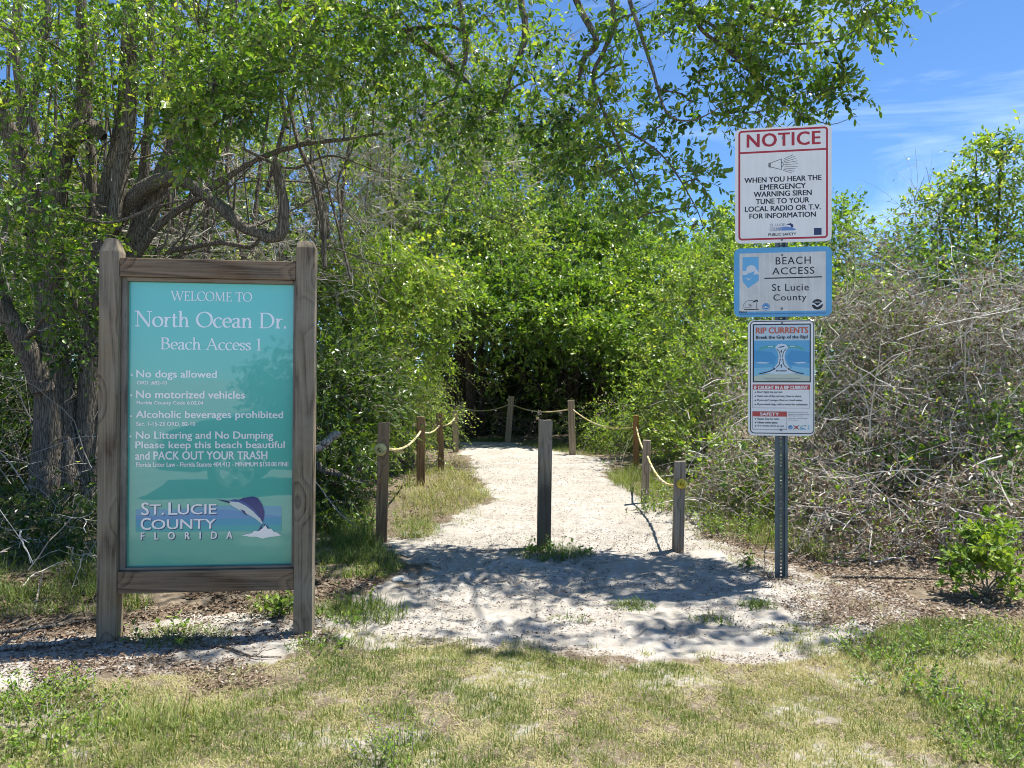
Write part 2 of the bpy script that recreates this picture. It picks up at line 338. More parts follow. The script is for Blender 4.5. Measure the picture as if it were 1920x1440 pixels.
def plant(name, label, cat, base, seed, ells, spec, leaf, barkm, limbs=(), group=None, world_ells=(), r0=0.03, trunk='trunk', crown='crown', extra_subs=None, stems=True, rough=0.10):
    """one plant: Empty at the base > trunk (stems and limbs), crown (twigs and leaves)"""
    rng = np.random.default_rng(seed); sp = {**SPEC, **spec}
    base = np.asarray(base, float)
    root = empty(name, base, label, cat, group)
    E = [(P(px, py, d), np.array([rx / F * d, rz, ry / F * d]), n) for px, py, d, rx, ry, rz, n in ells] + [(np.array(c), np.array(r), n) for c, r, n in world_ells]
    LI = []
    for pts, rs in limbs:
        p = catmull(pts, 26); r = np.interp(np.linspace(0, 1, 26), np.linspace(0, 1, len(rs)), rs)
        p = p + rng.normal(0, 0.05, p.shape) * r[:, None]; LI.append((p, r))
    anch = np.concatenate([p[5:] for p, r in LI]) if LI else base[None]
    anr = np.concatenate([r[5:] for p, r in LI]) if LI else np.array([r0])
    TR, CB = Parts(), Parts()
    for p, r in LI:
        S_ = 12 if r.max() > 0.06 else 7
        pp = p - base
        v, q = tubes(pp[None], r[None], S_, rough if S_ == 12 else 0.04, rng); TR.add(v, q, 0, 0.4, True)
    for c, rad, n in E:
        if len(anch) > 1:
            cost = np.linalg.norm(anch - (c - np.array([0, 0, rad[2] * 0.7])), axis=1) + np.clip(anch[:, 2] - c[2], 0, 9) * 1.5
            i = int(cost.argmin()); a, ra = anch[i], anr[i]
        else: a, ra = anch[0], anr[0]
        c2 = c - np.array([0, 0, rad[2] * 0.25])
        Lb = np.linalg.norm(c2 - a)
        if stems and Lb > 0.05:
            ln = limb_line(rng, a, c2, 10, 0.06); rr = np.linspace(min(ra * 0.6, 0.012 + 0.012 * Lb), 0.009, 10)
            v, q = tubes((ln - base)[None], rr[None], 6, 0.05, rng); TR.add(v, q, 0, 0.4, True)
        dr = norm(rng.normal(size=(n, 3))); u = rng.random((n, 1)) ** 0.42
        subs = c + dr * u * rad
        subs[:, 2] = np.maximum(subs[:, 2], 0.05)
        if stems:
            ls = np.stack([limb_line(rng, c2 + (s - c2) * rng.uniform(0, 0.25), s, 6, 0.03, 0.1) for s in subs])
            v, q = tubes(ls - base, np.linspace(0.008, 0.0025, 6)[None].repeat(n, 0) * min(1.5, max(0.5, rad.mean())), 4); CB.add(v, q, 2, 0.4)
        kf = float(np.clip(rad.mean() / 0.42, 0.42, 1.0)); sp2 = {**sp, 'sub_r': sp['sub_r'] * kf, 'tl': sp['tl'] * (0.4 + 0.6 * kf)}
        add_foliage(rng, CB, (np.tile(c2, (n, 1)) - base), subs - base, sp2)
    if TR.V: TR.build(trunk, [barkm], root)
    CB.build(crown, [leaf, TWIG, barkm], root)
    return root

# ------------------------------------------------------------------ the old spreading tree at the left
def PL(*pts): return np.array([P(*q) for q in pts])
D0 = 8.6
BASE = G(120, 905); BASE = np.array([-5.0, 8.6, 0.0])
tree_limbs = [
    (PL((88, 965, 8.5), (92, 830, 8.5), (96, 700, 8.5), (92, 560, 8.5), (98, 430, 8.5), (112, 300, 8.5), (130, 262, 8.5)), (0.26, 0.21, 0.2, 0.19, 0.17, 0.15, 0.13)),
    (PL((138, 975, 8.6), (128, 850, 8.6), (118, 730, 8.6), (98, 620, 8.5), (90, 560, 8.5)), (0.22, 0.17, 0.15, 0.14, 0.12)),
    (PL((170, 975, 8.7), (165, 800, 8.7), (172, 640, 8.7), (186, 500, 8.7), (196, 380, 8.7), (222, 260, 8.8), (236, 130, 8.8), (240, -60, 9)), (0.22, 0.17, 0.16, 0.14, 0.12, 0.1, 0.09, 0.06)),
    (PL((84, 735, 8.4), (50, 650, 8.3), (10, 590, 8.2), (-60, 520, 8)), (0.17, 0.15, 0.13, 0.1)),
    (PL((62, 690, 8.4), (20, 600, 8.3), (-10, 530, 8.2), (-40, 420, 8)), (0.13, 0.12, 0.11, 0.09)),
    (PL((60, 440, 8.4), (45, 330, 8.3), (15, 240, 8.2), (-30, 130, 8)), (0.12, 0.12, 0.11, 0.09)),
    (PL((112, 290, 8.5), (135, 255, 8.5), (172, 240, 8.5), (196, 258, 8.5)), (0.13, 0.16, 0.13, 0.06)),
    (PL((150, 255, 8.5), (158, 170, 8.5), (154, 60, 8.4), (148, -80, 8.3)), (0.09, 0.08, 0.06, 0.05)),
    (PL((195, 560, 8.4), (205, 440, 8.4), (250, 368, 8.3), (310, 335, 8.2), (360, 345, 8.1), (410, 385, 8), (455, 425, 7.9), (498, 442, 7.85)), (0.12, 0.11, 0.105, 0.105, 0.09, 0.08, 0.075, 0.062)),
    (PL((492, 446, 7.85), (524, 440, 7.85), (532, 390, 7.85), (524, 345, 7.85), (517, 308, 7.85)), (0.05, 0.066, 0.055, 0.05, 0.05)),
    (PL((235, 540, 8.5), (255, 450, 8.5), (292, 370, 8.5), (322, 290, 8.6), (385, 205, 8.7), (450, 140, 8.8), (520, 80, 8.9), (620, -30, 9)), (0.16, 0.14, 0.12, 0.12, 0.12, 0.13, 0.11, 0.08)),
    (PL((330, 290, 8.6), (400, 175, 8.7), (430, 90, 8.8), (445, -60, 8.8)), (0.09, 0.08, 0.06, 0.05)),
    (PL((240, 500, 8.3), (300, 420, 8.3), (380, 366, 8.2), (470, 305, 8.2), (560, 272, 8.2), (640, 262, 8.2), (720, 250, 8.3)), (0.055, 0.046, 0.036, 0.03, 0.026, 0.02, 0.012)),
    (PL((215, 430, 8.2), (224, 330, 8.2), (244, 210, 8.2), (248, 60, 8.1), (250, -60, 8)), (0.07, 0.065, 0.06, 0.05, 0.04)),
    (PL((250, 440, 8.8), (268, 330, 8.8), (282, 180, 8.8), (284, -40, 8.8)), (0.06, 0.055, 0.05, 0.04)),
    (PL((322, 300, 8.6), (318, 190, 8.6), (330, 60, 8.6), (320, -60, 8.6)), (0.05, 0.05, 0.04, 0.03)),
    (PL((170, 430, 8.9), (172, 300, 8.9), (166, 200, 8.9), (180, 40, 9)), (0.06, 0.055, 0.05, 0.04)),
    (PL((30, 380, 9), (42, 220, 9), (30, 80, 9), (40, -60, 9)), (0.07, 0.06, 0.05, 0.04)),
    (PL((80, 330, 8.9), (62, 200, 9), (85, 60, 9), (90, -80, 9)), (0.06, 0.05, 0.05, 0.04)),
    (PL((320, 470, 8.4), (410, 455, 8.3), (470, 462, 8.3), (500, 430, 8.3)), (0.03, 0.028, 0.025, 0.02)),
    (PL((608, 500, 8.6), (606, 420, 8.6), (590, 340, 8.6), (560, 270, 8.6), (540, 180, 8.7)), (0.028, 0.03, 0.03, 0.026, 0.02)),
    (PL((540, 240, 8.6), (528, 160, 8.6), (560, 60, 8.6), (540, -60, 8.6)), (0.03, 0.028, 0.025, 0.02)),
    # pale thin hanging limb in front of the trunks
    (PL((130, 408, 7.4), (180, 416, 7.4), (225, 414, 7.3), (290, 385, 7.2), (345, 330, 7.1), (385, 265, 7), (400, 150, 7), (380, 60, 7)), (0.008, 0.012, 0.013, 0.015, 0.018, 0.018, 0.014, 0.01)),
    # overhanging limbs that leave the top of the frame and come down again
    (PL((420, 160, 8.8), (520, 20, 8.5), (680, -120, 8), (900, -210, 7.3), (1100, -190, 6.7), (1290, -90, 6.7), (1420, 20, 6.6), (1500, 40, 6.5)), (0.11, 0.10, 0.09, 0.075, 0.06, 0.045, 0.025, 0.012)),
    (PL((560, 20, 8.6), (640, 10, 8.3), (710, 40, 8), (790, 80, 7.8), (850, 125, 7.6), (900, 190, 7.4)), (0.06, 0.055, 0.05, 0.045, 0.035, 0.015)),
    (PL((900, -210, 7.3), (960, -60, 7.1), (985, 60, 7), (962, 130, 7), (940, 200, 7)), (0.05, 0.035, 0.03, 0.022, 0.01)),
    (PL((1000, -200, 7), (1080, 0, 6.8), (1118, 76, 6.7), (1095, 110, 6.7), (1085, 150, 6.7)), (0.04, 0.03, 0.028, 0.024, 0.018)),
    (PL((1100, -190, 6.7), (1150, 20, 6.6), (1135, 90, 6.6), (1112, 150, 6.6), (1150, 250, 6.5), (1200, 360, 6.4)), (0.035, 0.022, 0.02, 0.016, 0.012, 0.006)),
    (PL((1240, -120, 6.7), (1300, 20, 6.7), (1320, 60, 6.7), (1390, 110, 6.6), (1430, 150, 6.6), (1415, 215, 6.6)), (0.03, 0.02, 0.018, 0.014, 0.01, 0.004)),
    (PL((1290, 20, 6.7), (1380, 70, 6.6), (1480, 82, 6.5), (1560, 76, 6.5), (1620, 50, 6.4)), (0.016, 0.012, 0.009, 0.007, 0.003)),
    (PL((1340, 70, 6.7), (1400, 130, 6.6), (1470, 195, 6.6), (1550, 232, 6.6), (1600, 220, 6.6)), (0.012, 0.009, 0.006, 0.004, 0.002)),
    (PL((1180, 0, 6.4), (1220, 120, 6.4), (1250, 210, 6.3), (1300, 225, 6.2), (1370, 190, 6.1)), (0.02, 0.014, 0.01, 0.007, 0.003)),
    (PL((1150, 230, 6.5), (1240, 290, 6.4), (1300, 380, 6.3), (1320, 430, 6.3)), (0.012, 0.008, 0.005, 0.003)),
    (PL((700, -100, 8), (740, 20, 7.8), (720, 60, 7.8), (850, 50, 7.6), (900, 120, 7.5)), (0.04, 0.035, 0.03, 0.02, 0.01)),
    (PL((820, -200, 7.4), (868, 40, 7.2), (872, 110, 7.2), (850, 180, 7.2)), (0.035, 0.028, 0.024, 0.012)),
]
_r = np.random.default_rng(404)
for _k in range(46):
    _x = _r.uniform(-20, 640); _d = _r.uniform(8.6, 10.2); _l = _r.normal(0, 60); _y0 = _r.uniform(330, 620); _y1 = _r.uniform(-120, 200); _w = _r.uniform(0.008, 0.03)
    _pts = [(_x + _l * t + _r.normal(0, 10), _y0 + (_y1 - _y0) * t, _d + _r.normal(0, .05)) for t in (0, .3, .6, 1)]
    tree_limbs.append((PL(*_pts), (_w, _w * 0.85, _w * 0.6, _w * 0.35)))
for _k in range(26):
    _x, _y, _d = _r.uniform(150, 560), _r.uniform(260, 500), _r.uniform(7.9, 9.2); _a = _r.normal(0.2, 0.5) + (3.14 if _r.random() < .4 else 0); _L = _r.uniform(80, 260); _w = _r.uniform(0.005, 0.016)
    _pts = [(_x + math.cos(_a) * _L * t + _r.normal(0, 8), _y - math.sin(_a) * _L * t + 30 * t * (1 - t) * 4 * _r.normal(0, 1) + _r.normal(0, 6), _d + _r.normal(0, .08)) for t in (0, .35, .7, 1)]
    tree_limbs.append((PL(*_pts), (_w, _w * 0.9, _w * 0.7, _w * 0.3)))
_ell = [
    (70, 50, 8.2, 150, 90, 1.0, 25), (230, 60, 7.8, 140, 90, 1.0, 20), (420, 40, 7.6, 150, 70, 1.0, 25), (600, 40, 7.2, 140, 65, 0.9, 26), (540, 120, 7.0, 90, 45, 0.5, 16),
    (740, 10, 7.4, 120, 50, 0.8, 14), (120, 170, 8.0, 120, 60, 0.6, 9), (390, 160, 6.8, 80, 50, 0.4, 14), (345, 215, 6.7, 50, 35, 0.3, 8), (470, 190, 6.8, 40, 30, 0.3, 6), (350, 280, 6.6, 28, 26, 0.2, 5),
    (40, 380, 7.2, 70, 70, 0.5, 10), (60, 470, 7.2, 70, 60, 0.5, 9), (130, 560, 7.6, 60, 70, 0.4, 8), (150, 450, 7.8, 50, 40, 0.3, 5), (60, 260, 8.0, 90, 40, 0.5, 5),
    (640, 190, 8.2, 90, 70, 0.7, 6), (700, 130, 7.8, 90, 60, 0.7, 10), (820, 110, 7.4, 90, 70, 0.6, 8), (860, 240, 7.2, 50, 50, 0.4, 8), (800, 200, 7.3, 50, 40, 0.4, 7),
    (900, 20, 7.0, 110, 50, 0.7, 10), (1000, 130, 6.8, 90, 70, 0.6, 8), (1110, 210, 6.6, 60, 45, 0.4, 10), (1165, 110, 6.5, 40, 40, 0.3, 3), (1060, 280, 6.7, 50, 40, 0.4, 7), (940, 200, 6.9, 60, 50, 0.4, 7),
    (1190, 20, 6.6, 70, 30, 0.4, 4), (1130, 320, 6.6, 60, 35, 0.35, 7), (1195, 400, 6.5, 40, 40, 0.3, 3),
    (1310, 20, 6.7, 80, 34, 0.3, 8), (1400, 45, 6.6, 80, 40, 0.3, 9), (1500, 25, 6.5, 90, 34, 0.3, 9), (1610, 20, 6.4, 60, 24, 0.25, 7), (1670, 4, 6.4, 25, 12, 0.15, 2), (1370, 105, 6.6, 56, 34, 0.25, 5),
    (1430, 145, 6.6, 50, 26, 0.2, 5), (1500, 170, 6.6, 60, 26, 0.2, 7), (1560, 180, 6.5, 28, 16, 0.15, 3), (1425, 205, 6.6, 24, 16, 0.15, 2),
    (1300, 185, 6.7, 44, 22, 0.2, 3), (1345, 212, 6.7, 28, 14, 0.15, 2), (1265, 310, 6.7, 40, 30, 0.2, 3), (1308, 330, 6.6, 22, 30, 0.2, 2), (1300, 420, 6.6, 18, 22, 0.15, 2), (1245, 225, 6.7, 36, 24, 0.2, 2),
]
_r2 = np.random.default_rng(12)
_shade_ell = [((_x, 6.0 + _r2.uniform(-0.95, 0.6), 5.45 + 0.2 * abs(_x - 2) + _r2.uniform(-0.1, 0.5)), (_r2.uniform(0.22, 0.5), _r2.uniform(0.2, 0.4), 0.2), int(_r2.integers(3, 6))) for _x in np.linspace(-1.7, 3.6, 21)]
_shade_ell += [((-4.5, 6.4, 6.9), (1.6, 1.3, 0.8), 10), ((-2.6, 5.6, 6.2), (1.4, 1.0, 0.6), 14), ((-3.4, 5.0, 5.6), (1.0, 0.8, 0.4), 8), ((-1.6, 4.6, 5.7), (0.6, 0.5, 0.3), 5), ((-2.4, 6.5, 5.7), (1.0, 0.6, 0.3), 13), ((-3.5, 6.7, 5.8), (1.0, 0.8, 0.3), 12)]  # crown clumps added above the view, unseen, to shade the ground
tree_limbs = [(p_, tuple(x * (0.76 if max(r_) > 0.1 else 1.0) for x in r_)) for p_, r_ in tree_limbs]
plant('spreading_tree', 'old many-stemmed tree with grey twisted trunks left of the path, arching over it', 'tree', BASE, 11, _ell, dict(L=0.061, W=0.0155, tint=0.56, tl=0.26, sub_r=0.3, twigs=13, leaves=9, tv=0.18), LEAF, BARK, tree_limbs, world_ells=_shade_ell, rough=0.06)

# ------------------------------------------------------------------ trees and shrubs behind
FAR = dict(hexa=False, L=0.105, W=0.030, tl=0.28, sub_r=0.36, twigs=13, leaves=9, flat=1.1, tv=0.17)
MID = dict(hexa=False, L=0.066, W=0.0175, tl=0.28, sub_r=0.36, twigs=13, leaves=9, flat=1.1, tv=0.16)
def gb(px, d): return ((px - CX) / F * d, d, 0.0)
def up_limbs(px, d, tops, r):
    b = np.array(gb(px, d)); out = []
    for k, (tx, ty, td) in enumerate(tops):
        t = P(tx, ty, td); s = b + np.array([0.12 * (k - len(tops) / 2), 0.05 * k, -0.1])
        out.append((np.array([s, s * 0.72 + t * 0.28 + np.array([0.08 * (-1) ** k, 0, 0.25]), s * 0.4 + t * 0.6, t]), (r, r * 0.85, r * 0.6, r * 0.25)))
    return out
plant('background_tree', 'tall bright green tree filling the gap behind the twisted trunks at the upper left', 'tree', gb(200, 15), 21,
      [(60, 330, 14, 150, 150, 1.6, 44), (250, 330, 15, 150, 170, 1.6, 44), (430, 300, 15, 130, 150, 1.5, 44), (120, 100, 15, 170, 120, 1.6, 30), (380, 90, 15, 170, 110, 1.6, 30), (60, 560, 14, 110, 110, 1.2, 22), (420, 470, 14.5, 120, 80, 1.1, 28), (240, 560, 15, 100, 100, 1.2, 16)],
      {**FAR, 'tint': 0.64}, LEAFY, BARKD, up_limbs(200, 15, [(80, 200, 15), (260, 120, 15), (420, 180, 15), (330, 300, 14.5)], 0.13))
plant('leafy_tree', 'leafy tree with tangled grey twigs above and right of the teal welcome sign', 'tree', gb(640, 12), 22,
      [(600, 330, 12, 110, 130, 1.0, 34), (720, 330, 12.5, 110, 130, 1.0, 40), (640, 180, 12.5, 120, 90, 1.0, 26), (780, 230, 13, 110, 100, 1.0, 30), (560, 230, 12, 90, 90, 0.9, 20), (790, 400, 12.5, 90, 100, 0.9, 34), (640, 470, 11.5, 90, 80, 0.8, 28), (900, 300, 13.5, 90, 90, 0.9, 26), (860, 130, 13.5, 100, 80, 0.9, 16), (960, 400, 13.5, 80, 90, 0.9, 24)],
      {**MID, 'tint': 0.56, 'bare': 0.3}, LEAFY, BARK, up_limbs(640, 12, [(600, 250, 12), (700, 250, 12.5), (780, 200, 13), (880, 250, 13.3), (740, 420, 12)], 0.045))
plant('weeping_shrub', 'sunlit yellow-green shrub leaning over the left rope fence', 'shrub', gb(690, 11.2), 23,
      [(700, 560, 10.8, 90, 80, 0.8, 44), (770, 600, 12.2, 60, 60, 0.6, 26), (795, 645, 12.6, 45, 25, 0.4, 13), (640, 560, 10.2, 70, 90, 0.7, 34), (720, 490, 11.2, 90, 60, 0.7, 30), (650, 660, 10.2, 70, 70, 0.6, 26), (800, 530, 12, 60, 60, 0.7, 24)],
      {**MID, 'tint': 0.64, 'up': 0.05, 'droop': 0.5, 'hexa': True}, LEAFY, BARK, up_limbs(690, 11.2, [(650, 560, 10.5), (720, 520, 11), (770, 590, 11.2)], 0.04))
plant('dark_shrub', 'dark green shrub just behind the right post of the welcome sign', 'shrub', gb(620, 8.6), 24,
      [(610, 720, 8.4, 60, 70, 0.5, 24), (650, 780, 8.6, 60, 60, 0.5, 22), (620, 840, 8.0, 60, 50, 0.4, 16), (690, 740, 9.4, 60, 60, 0.5, 20), (630, 900, 7.6, 50, 40, 0.3, 9), (670, 690, 9.2, 50, 40, 0.5, 14)],
      {**MID, 'tint': 0.7, 'L': 0.06, 'hexa': True}, LEAFD, BARK)
plant('fern_shrub', 'feathery light green shrub spilling over the left fence behind the second post', 'shrub', gb(770, 12.4), 25,
      [(735, 770, 12.4, 50, 40, 0.5, 22), (790, 745, 14.4, 50, 40, 0.5, 26), (815, 790, 16.2, 36, 26, 0.4, 14), (690, 830, 9.6, 30, 35, 0.3, 8), (750, 690, 13.2, 60, 40, 0.6, 22), (770, 830, 14.5, 40, 20, 0.4, 10), (730, 850, 11.8, 40, 20, 0.4, 8)],
      {**MID, 'tint': 0.66, 'L': 0.05, 'W': 0.012, 'leaves': 14, 'tl': 0.42, 'up': 0.0, 'droop': 0.55, 'flat': 1.4}, LEAFY, BARK)
plant('shade_tree', 'dark trunked tree at the bend of the path behind the far left fence post', 'tree', gb(890, 19), 26,
      [(860, 440, 20.5, 110, 100, 1.5, 46), (960, 510, 19.8, 110, 70, 1.2, 46), (830, 560, 18, 60, 60, 0.9, 24), (895, 590, 17.2, 60, 34, 0.6, 26), (900, 530, 18.4, 80, 40, 0.8, 30), (930, 400, 22.5, 120, 90, 1.5, 44)],
      {**FAR, 'tint': 0.4, 'tv': 0.2}, LEAFY, BARKD,
      [(np.array([gb(852, 19), P(846, 700, 19), P(820, 640, 18.8), P(790, 580, 18.5)]), (0.17, 0.14, 0.11, 0.07)), (np.array([gb(872, 19.3), P(868, 720, 19.3), P(862, 640, 19), P(868, 500, 18.8)]), (0.2, 0.18, 0.15, 0.1)), (np.array([gb(884, 18.8), P(880, 700, 18.8), P(886, 620, 18.8), P(920, 480, 19)]), (0.13, 0.11, 0.1, 0.06)), (np.array([gb(905, 19.8), P(902, 700, 19.8), P(905, 620, 19.6), P(950, 500, 19.5)]), (0.09, 0.08, 0.07, 0.05))])
plant('domed_tree', 'broad domed green tree over the dark hollow at the end of the path', 'tree', gb(1090, 20.5), 27,
      [(1060, 460, 22.5, 130, 100, 1.7, 80), (1170, 510, 22, 110, 100, 1.6, 76), (1080, 565, 18.6, 120, 50, 1.1, 50), (1180, 610, 19, 80, 60, 1.1, 34), (1000, 470, 21, 90, 80, 1.2, 34), (1120, 520, 20, 120, 40, 1.0, 40), (1230, 560, 19.5, 70, 110, 1.2, 34), (1120, 400, 24, 110, 70, 1.4, 40), (1240, 680, 19, 60, 60, 0.9, 24), (1060, 600, 17.0, 70, 26, 0.5, 20), (985, 640, 17.2, 40, 22, 0.4, 9), (1140, 640, 16.8, 60, 30, 0.5, 18), (1215, 670, 16.4, 40, 40, 0.5, 16), (1050, 560, 18.0, 90, 26, 0.6, 24), (950, 580, 18.0, 50, 30, 0.5, 12), (1080, 690, 18.5, 30, 20, 0.3, 4), (1170, 720, 17.8, 30, 24, 0.3, 5), (925, 700, 18.4, 24, 24, 0.3, 3), (1020, 740, 19, 26, 22, 0.3, 3), (1130, 590, 18.4, 100, 50, 0.9, 30)],
      {**FAR, 'tint': 0.43, 'tv': 0.2}, LEAFY, BARKD, up_limbs(1090, 21, [(1020, 500, 20.5), (1090, 480, 20.5), (1170, 500, 20.5), (1220, 560, 20)], 0.11))
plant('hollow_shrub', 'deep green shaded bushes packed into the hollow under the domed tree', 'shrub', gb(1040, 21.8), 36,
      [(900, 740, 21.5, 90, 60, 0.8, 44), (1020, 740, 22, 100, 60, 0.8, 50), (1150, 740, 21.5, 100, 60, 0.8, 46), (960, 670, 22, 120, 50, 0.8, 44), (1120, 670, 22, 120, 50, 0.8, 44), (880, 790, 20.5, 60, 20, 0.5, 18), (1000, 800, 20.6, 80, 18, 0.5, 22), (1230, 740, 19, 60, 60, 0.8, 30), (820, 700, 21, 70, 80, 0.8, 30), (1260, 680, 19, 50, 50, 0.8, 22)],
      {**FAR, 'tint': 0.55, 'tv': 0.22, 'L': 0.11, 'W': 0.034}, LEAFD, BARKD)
plant('gap_tree', 'yellow-green treetop glimpsed between the overhanging branches in the middle', 'tree', gb(980, 24), 28,
      [(900, 330, 23, 150, 110, 1.8, 50), (1050, 340, 24, 130, 110, 1.8, 50), (1170, 430, 24, 100, 60, 1.4, 36), (980, 250, 24, 110, 70, 1.4, 20), (1050, 480, 24, 150, 80, 1.6, 50), (880, 480, 23, 120, 90, 1.6, 46), (760, 300, 22, 130, 160, 1.8, 50), (1280, 500, 23, 60, 40, 1.0, 24)],
      {**FAR, 'tint': 0.48, 'L': 0.13, 'W': 0.038}, LEAFY, BARKD, up_limbs(980, 24, [(900, 350, 23.5), (1000, 300, 24), (1100, 350, 24), (800, 320, 23)], 0.15))
plant('round_shrub', 'olive green rounded shrub right of the hollow behind the far right fence posts', 'shrub', gb(1310, 14.5), 29,
      [(1300, 560, 14.5, 90, 80, 1.0, 46), (1380, 520, 15, 80, 80, 1.0, 42), (1270, 660, 13.8, 70, 70, 0.8, 34), (1360, 640, 13.5, 80, 90, 0.9, 42), (1440, 600, 14, 70, 90, 0.9, 36), (1290, 740, 12.8, 80, 50, 0.7, 34), (1370, 740, 12.0, 70, 60, 0.7, 26), (1330, 680, 11.6, 70, 60, 0.6, 24), (1350, 860, 9.4, 60, 40, 0.4, 14), (1420, 920, 8.2, 50, 40, 0.35, 9), (1300, 820, 11.2, 40, 40, 0.4, 10)],
      {**MID, 'tint': 0.6, 'bare': 0.2}, LEAFY, BARK)
plant('pale_shrub', 'pale topped bushy tree whose crown shows left and right of the three signs', 'tree', gb(1400, 18), 30,
      [(1370, 470, 17.5, 60, 50, 0.9, 30), (1330, 500, 17, 60, 40, 0.8, 22), (1450, 500, 18, 80, 70, 1.1, 34), (1560, 470, 17.5, 45, 80, 0.9, 24), (1530, 540, 17, 70, 60, 0.9, 28), (1390, 430, 18, 30, 30, 0.6, 8), (1570, 410, 18, 25, 30, 0.5, 6)],
      {**FAR, 'tint': 0.6}, LEAFY, BARK, up_limbs(1440, 18, [(1380, 480, 17.6), (1460, 500, 18), (1555, 470, 17.6)], 0.06))
plant('low_fern', 'low feathery ferny plant beside the far right fence post at the path edge', 'fern', gb(1180, 15.4), 31,
      [(1110, 800, 17.0, 50, 26, 0.5, 20), (1170, 795, 15.6, 50, 32, 0.5, 26), (1240, 770, 14.6, 45, 36, 0.5, 20), (1150, 828, 15.2, 30, 14, 0.3, 10), (1250, 825, 13.2, 36, 26, 0.4, 14), (1300, 800, 13.0, 40, 36, 0.4, 14)],
      {**MID, 'tint': 0.62, 'L': 0.05, 'W': 0.012, 'leaves': 14, 'tl': 0.45, 'up': 0.15, 'droop': 0.55, 'flat': 1.4}, LEAFY, BARK)
plant('sunny_tree', 'yellow-green tree rising against the blue sky at the right edge', 'tree', gb(1850, 11.5), 32,
      [(1870, 310, 11.2, 55, 45, 0.5, 10), (1830, 385, 11.3, 80, 50, 0.6, 14), (1760, 425, 11.4, 70, 40, 0.5, 10), (1890, 420, 11, 70, 60, 0.6, 14), (1700, 458, 11.6, 45, 28, 0.3, 5), (1810, 480, 11.4, 110, 40, 0.6, 15), (1830, 275, 11.3, 22, 18, 0.2, 3), (1910, 265, 11, 28, 25, 0.25, 4), (1790, 355, 11.3, 28, 26, 0.25, 4), (1985, 380, 11, 70, 110, 0.8, 18), (1735, 385, 11.5, 20, 16, 0.2, 2)],
      {**MID, 'tint': 0.62, 'hexa': True, 'W': 0.017, 'sub_r': 0.3, 'tv': 0.2}, LEAFY, BARK, up_limbs(1850, 11.5, [(1760, 400, 11.4), (1830, 320, 11.4), (1880, 260, 11.2), (1950, 350, 11)], 0.05))
plant('vine_mound', 'dull green vine covered mound behind the grey thicket right of the signs', 'shrub', gb(1680, 11.2), 33,
      [(1610, 540, 9.4, 30, 30, 0.3, 4), (1720, 500, 9.6, 50, 26, 0.3, 6), (1800, 490, 9.6, 60, 24, 0.3, 6), (1905, 800, 7.2, 30, 50, 0.3, 5), (1870, 910, 6.6, 36, 30, 0.2, 4), (1620, 540, 12.0, 60, 50, 0.6, 26), (1700, 520, 11.8, 70, 45, 0.6, 26), (1790, 540, 11.2, 80, 50, 0.6, 20), (1590, 640, 10.6, 60, 60, 0.6, 20), (1680, 660, 10.2, 70, 60, 0.6, 16), (1880, 560, 11.2, 80, 60, 0.6, 18), (1560, 760, 9.6, 60, 60, 0.5, 16), (1650, 780, 9.0, 70, 60, 0.5, 12), (1850, 690, 9.8, 100, 70, 0.6, 12), (1700, 890, 7.6, 70, 60, 0.4, 8), (1890, 860, 7.6, 60, 80, 0.4, 12), (1620, 880, 8.0, 50, 50, 0.4, 7), (1760, 780, 8.6, 80, 60, 0.5, 9)],
      {**MID, 'tint': 0.5, 'bare': 0.3, 'hexa': True, 'L': 0.06, 'W': 0.018, 'sub_r': 0.28}, LEAF, BARK)
plant('leafy_weed', 'fresh green leafy bush at the foot of the thicket near the right edge', 'bush', G(1850, 1118), 34,
      [(1850, 1010, 5.15, 36, 36, 0.15, 13), (1840, 1060, 5.1, 50, 36, 0.18, 12), (1885, 1070, 5.1, 36, 40, 0.18, 7), (1800, 1092, 5.1, 26, 18, 0.1, 4), (1905, 1000, 5.3, 30, 30, 0.15, 4)],
      {**SPEC, 'L': 0.046, 'W': 0.0125, 'tint': 0.55, 'tl': 0.13, 'sub_r': 0.13, 'twigs': 5, 'leaves': 8, 'up': 0.6, 'tv': 0.2, 'droop': 0.35}, WEED, BARKP, r0=0.008)
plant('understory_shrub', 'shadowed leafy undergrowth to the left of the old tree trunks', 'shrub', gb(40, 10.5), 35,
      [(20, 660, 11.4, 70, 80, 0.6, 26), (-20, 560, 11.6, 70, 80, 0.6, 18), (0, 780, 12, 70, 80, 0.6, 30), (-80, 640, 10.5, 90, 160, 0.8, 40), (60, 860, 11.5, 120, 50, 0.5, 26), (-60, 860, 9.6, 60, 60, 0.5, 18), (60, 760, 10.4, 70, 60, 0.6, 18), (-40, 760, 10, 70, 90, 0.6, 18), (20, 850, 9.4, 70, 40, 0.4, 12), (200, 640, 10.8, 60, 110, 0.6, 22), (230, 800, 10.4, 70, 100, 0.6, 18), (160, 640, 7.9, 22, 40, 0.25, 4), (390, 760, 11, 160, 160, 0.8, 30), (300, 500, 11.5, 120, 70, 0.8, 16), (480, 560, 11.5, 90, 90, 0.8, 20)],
      {**MID, 'tint': 0.5}, LEAFD, BARK)

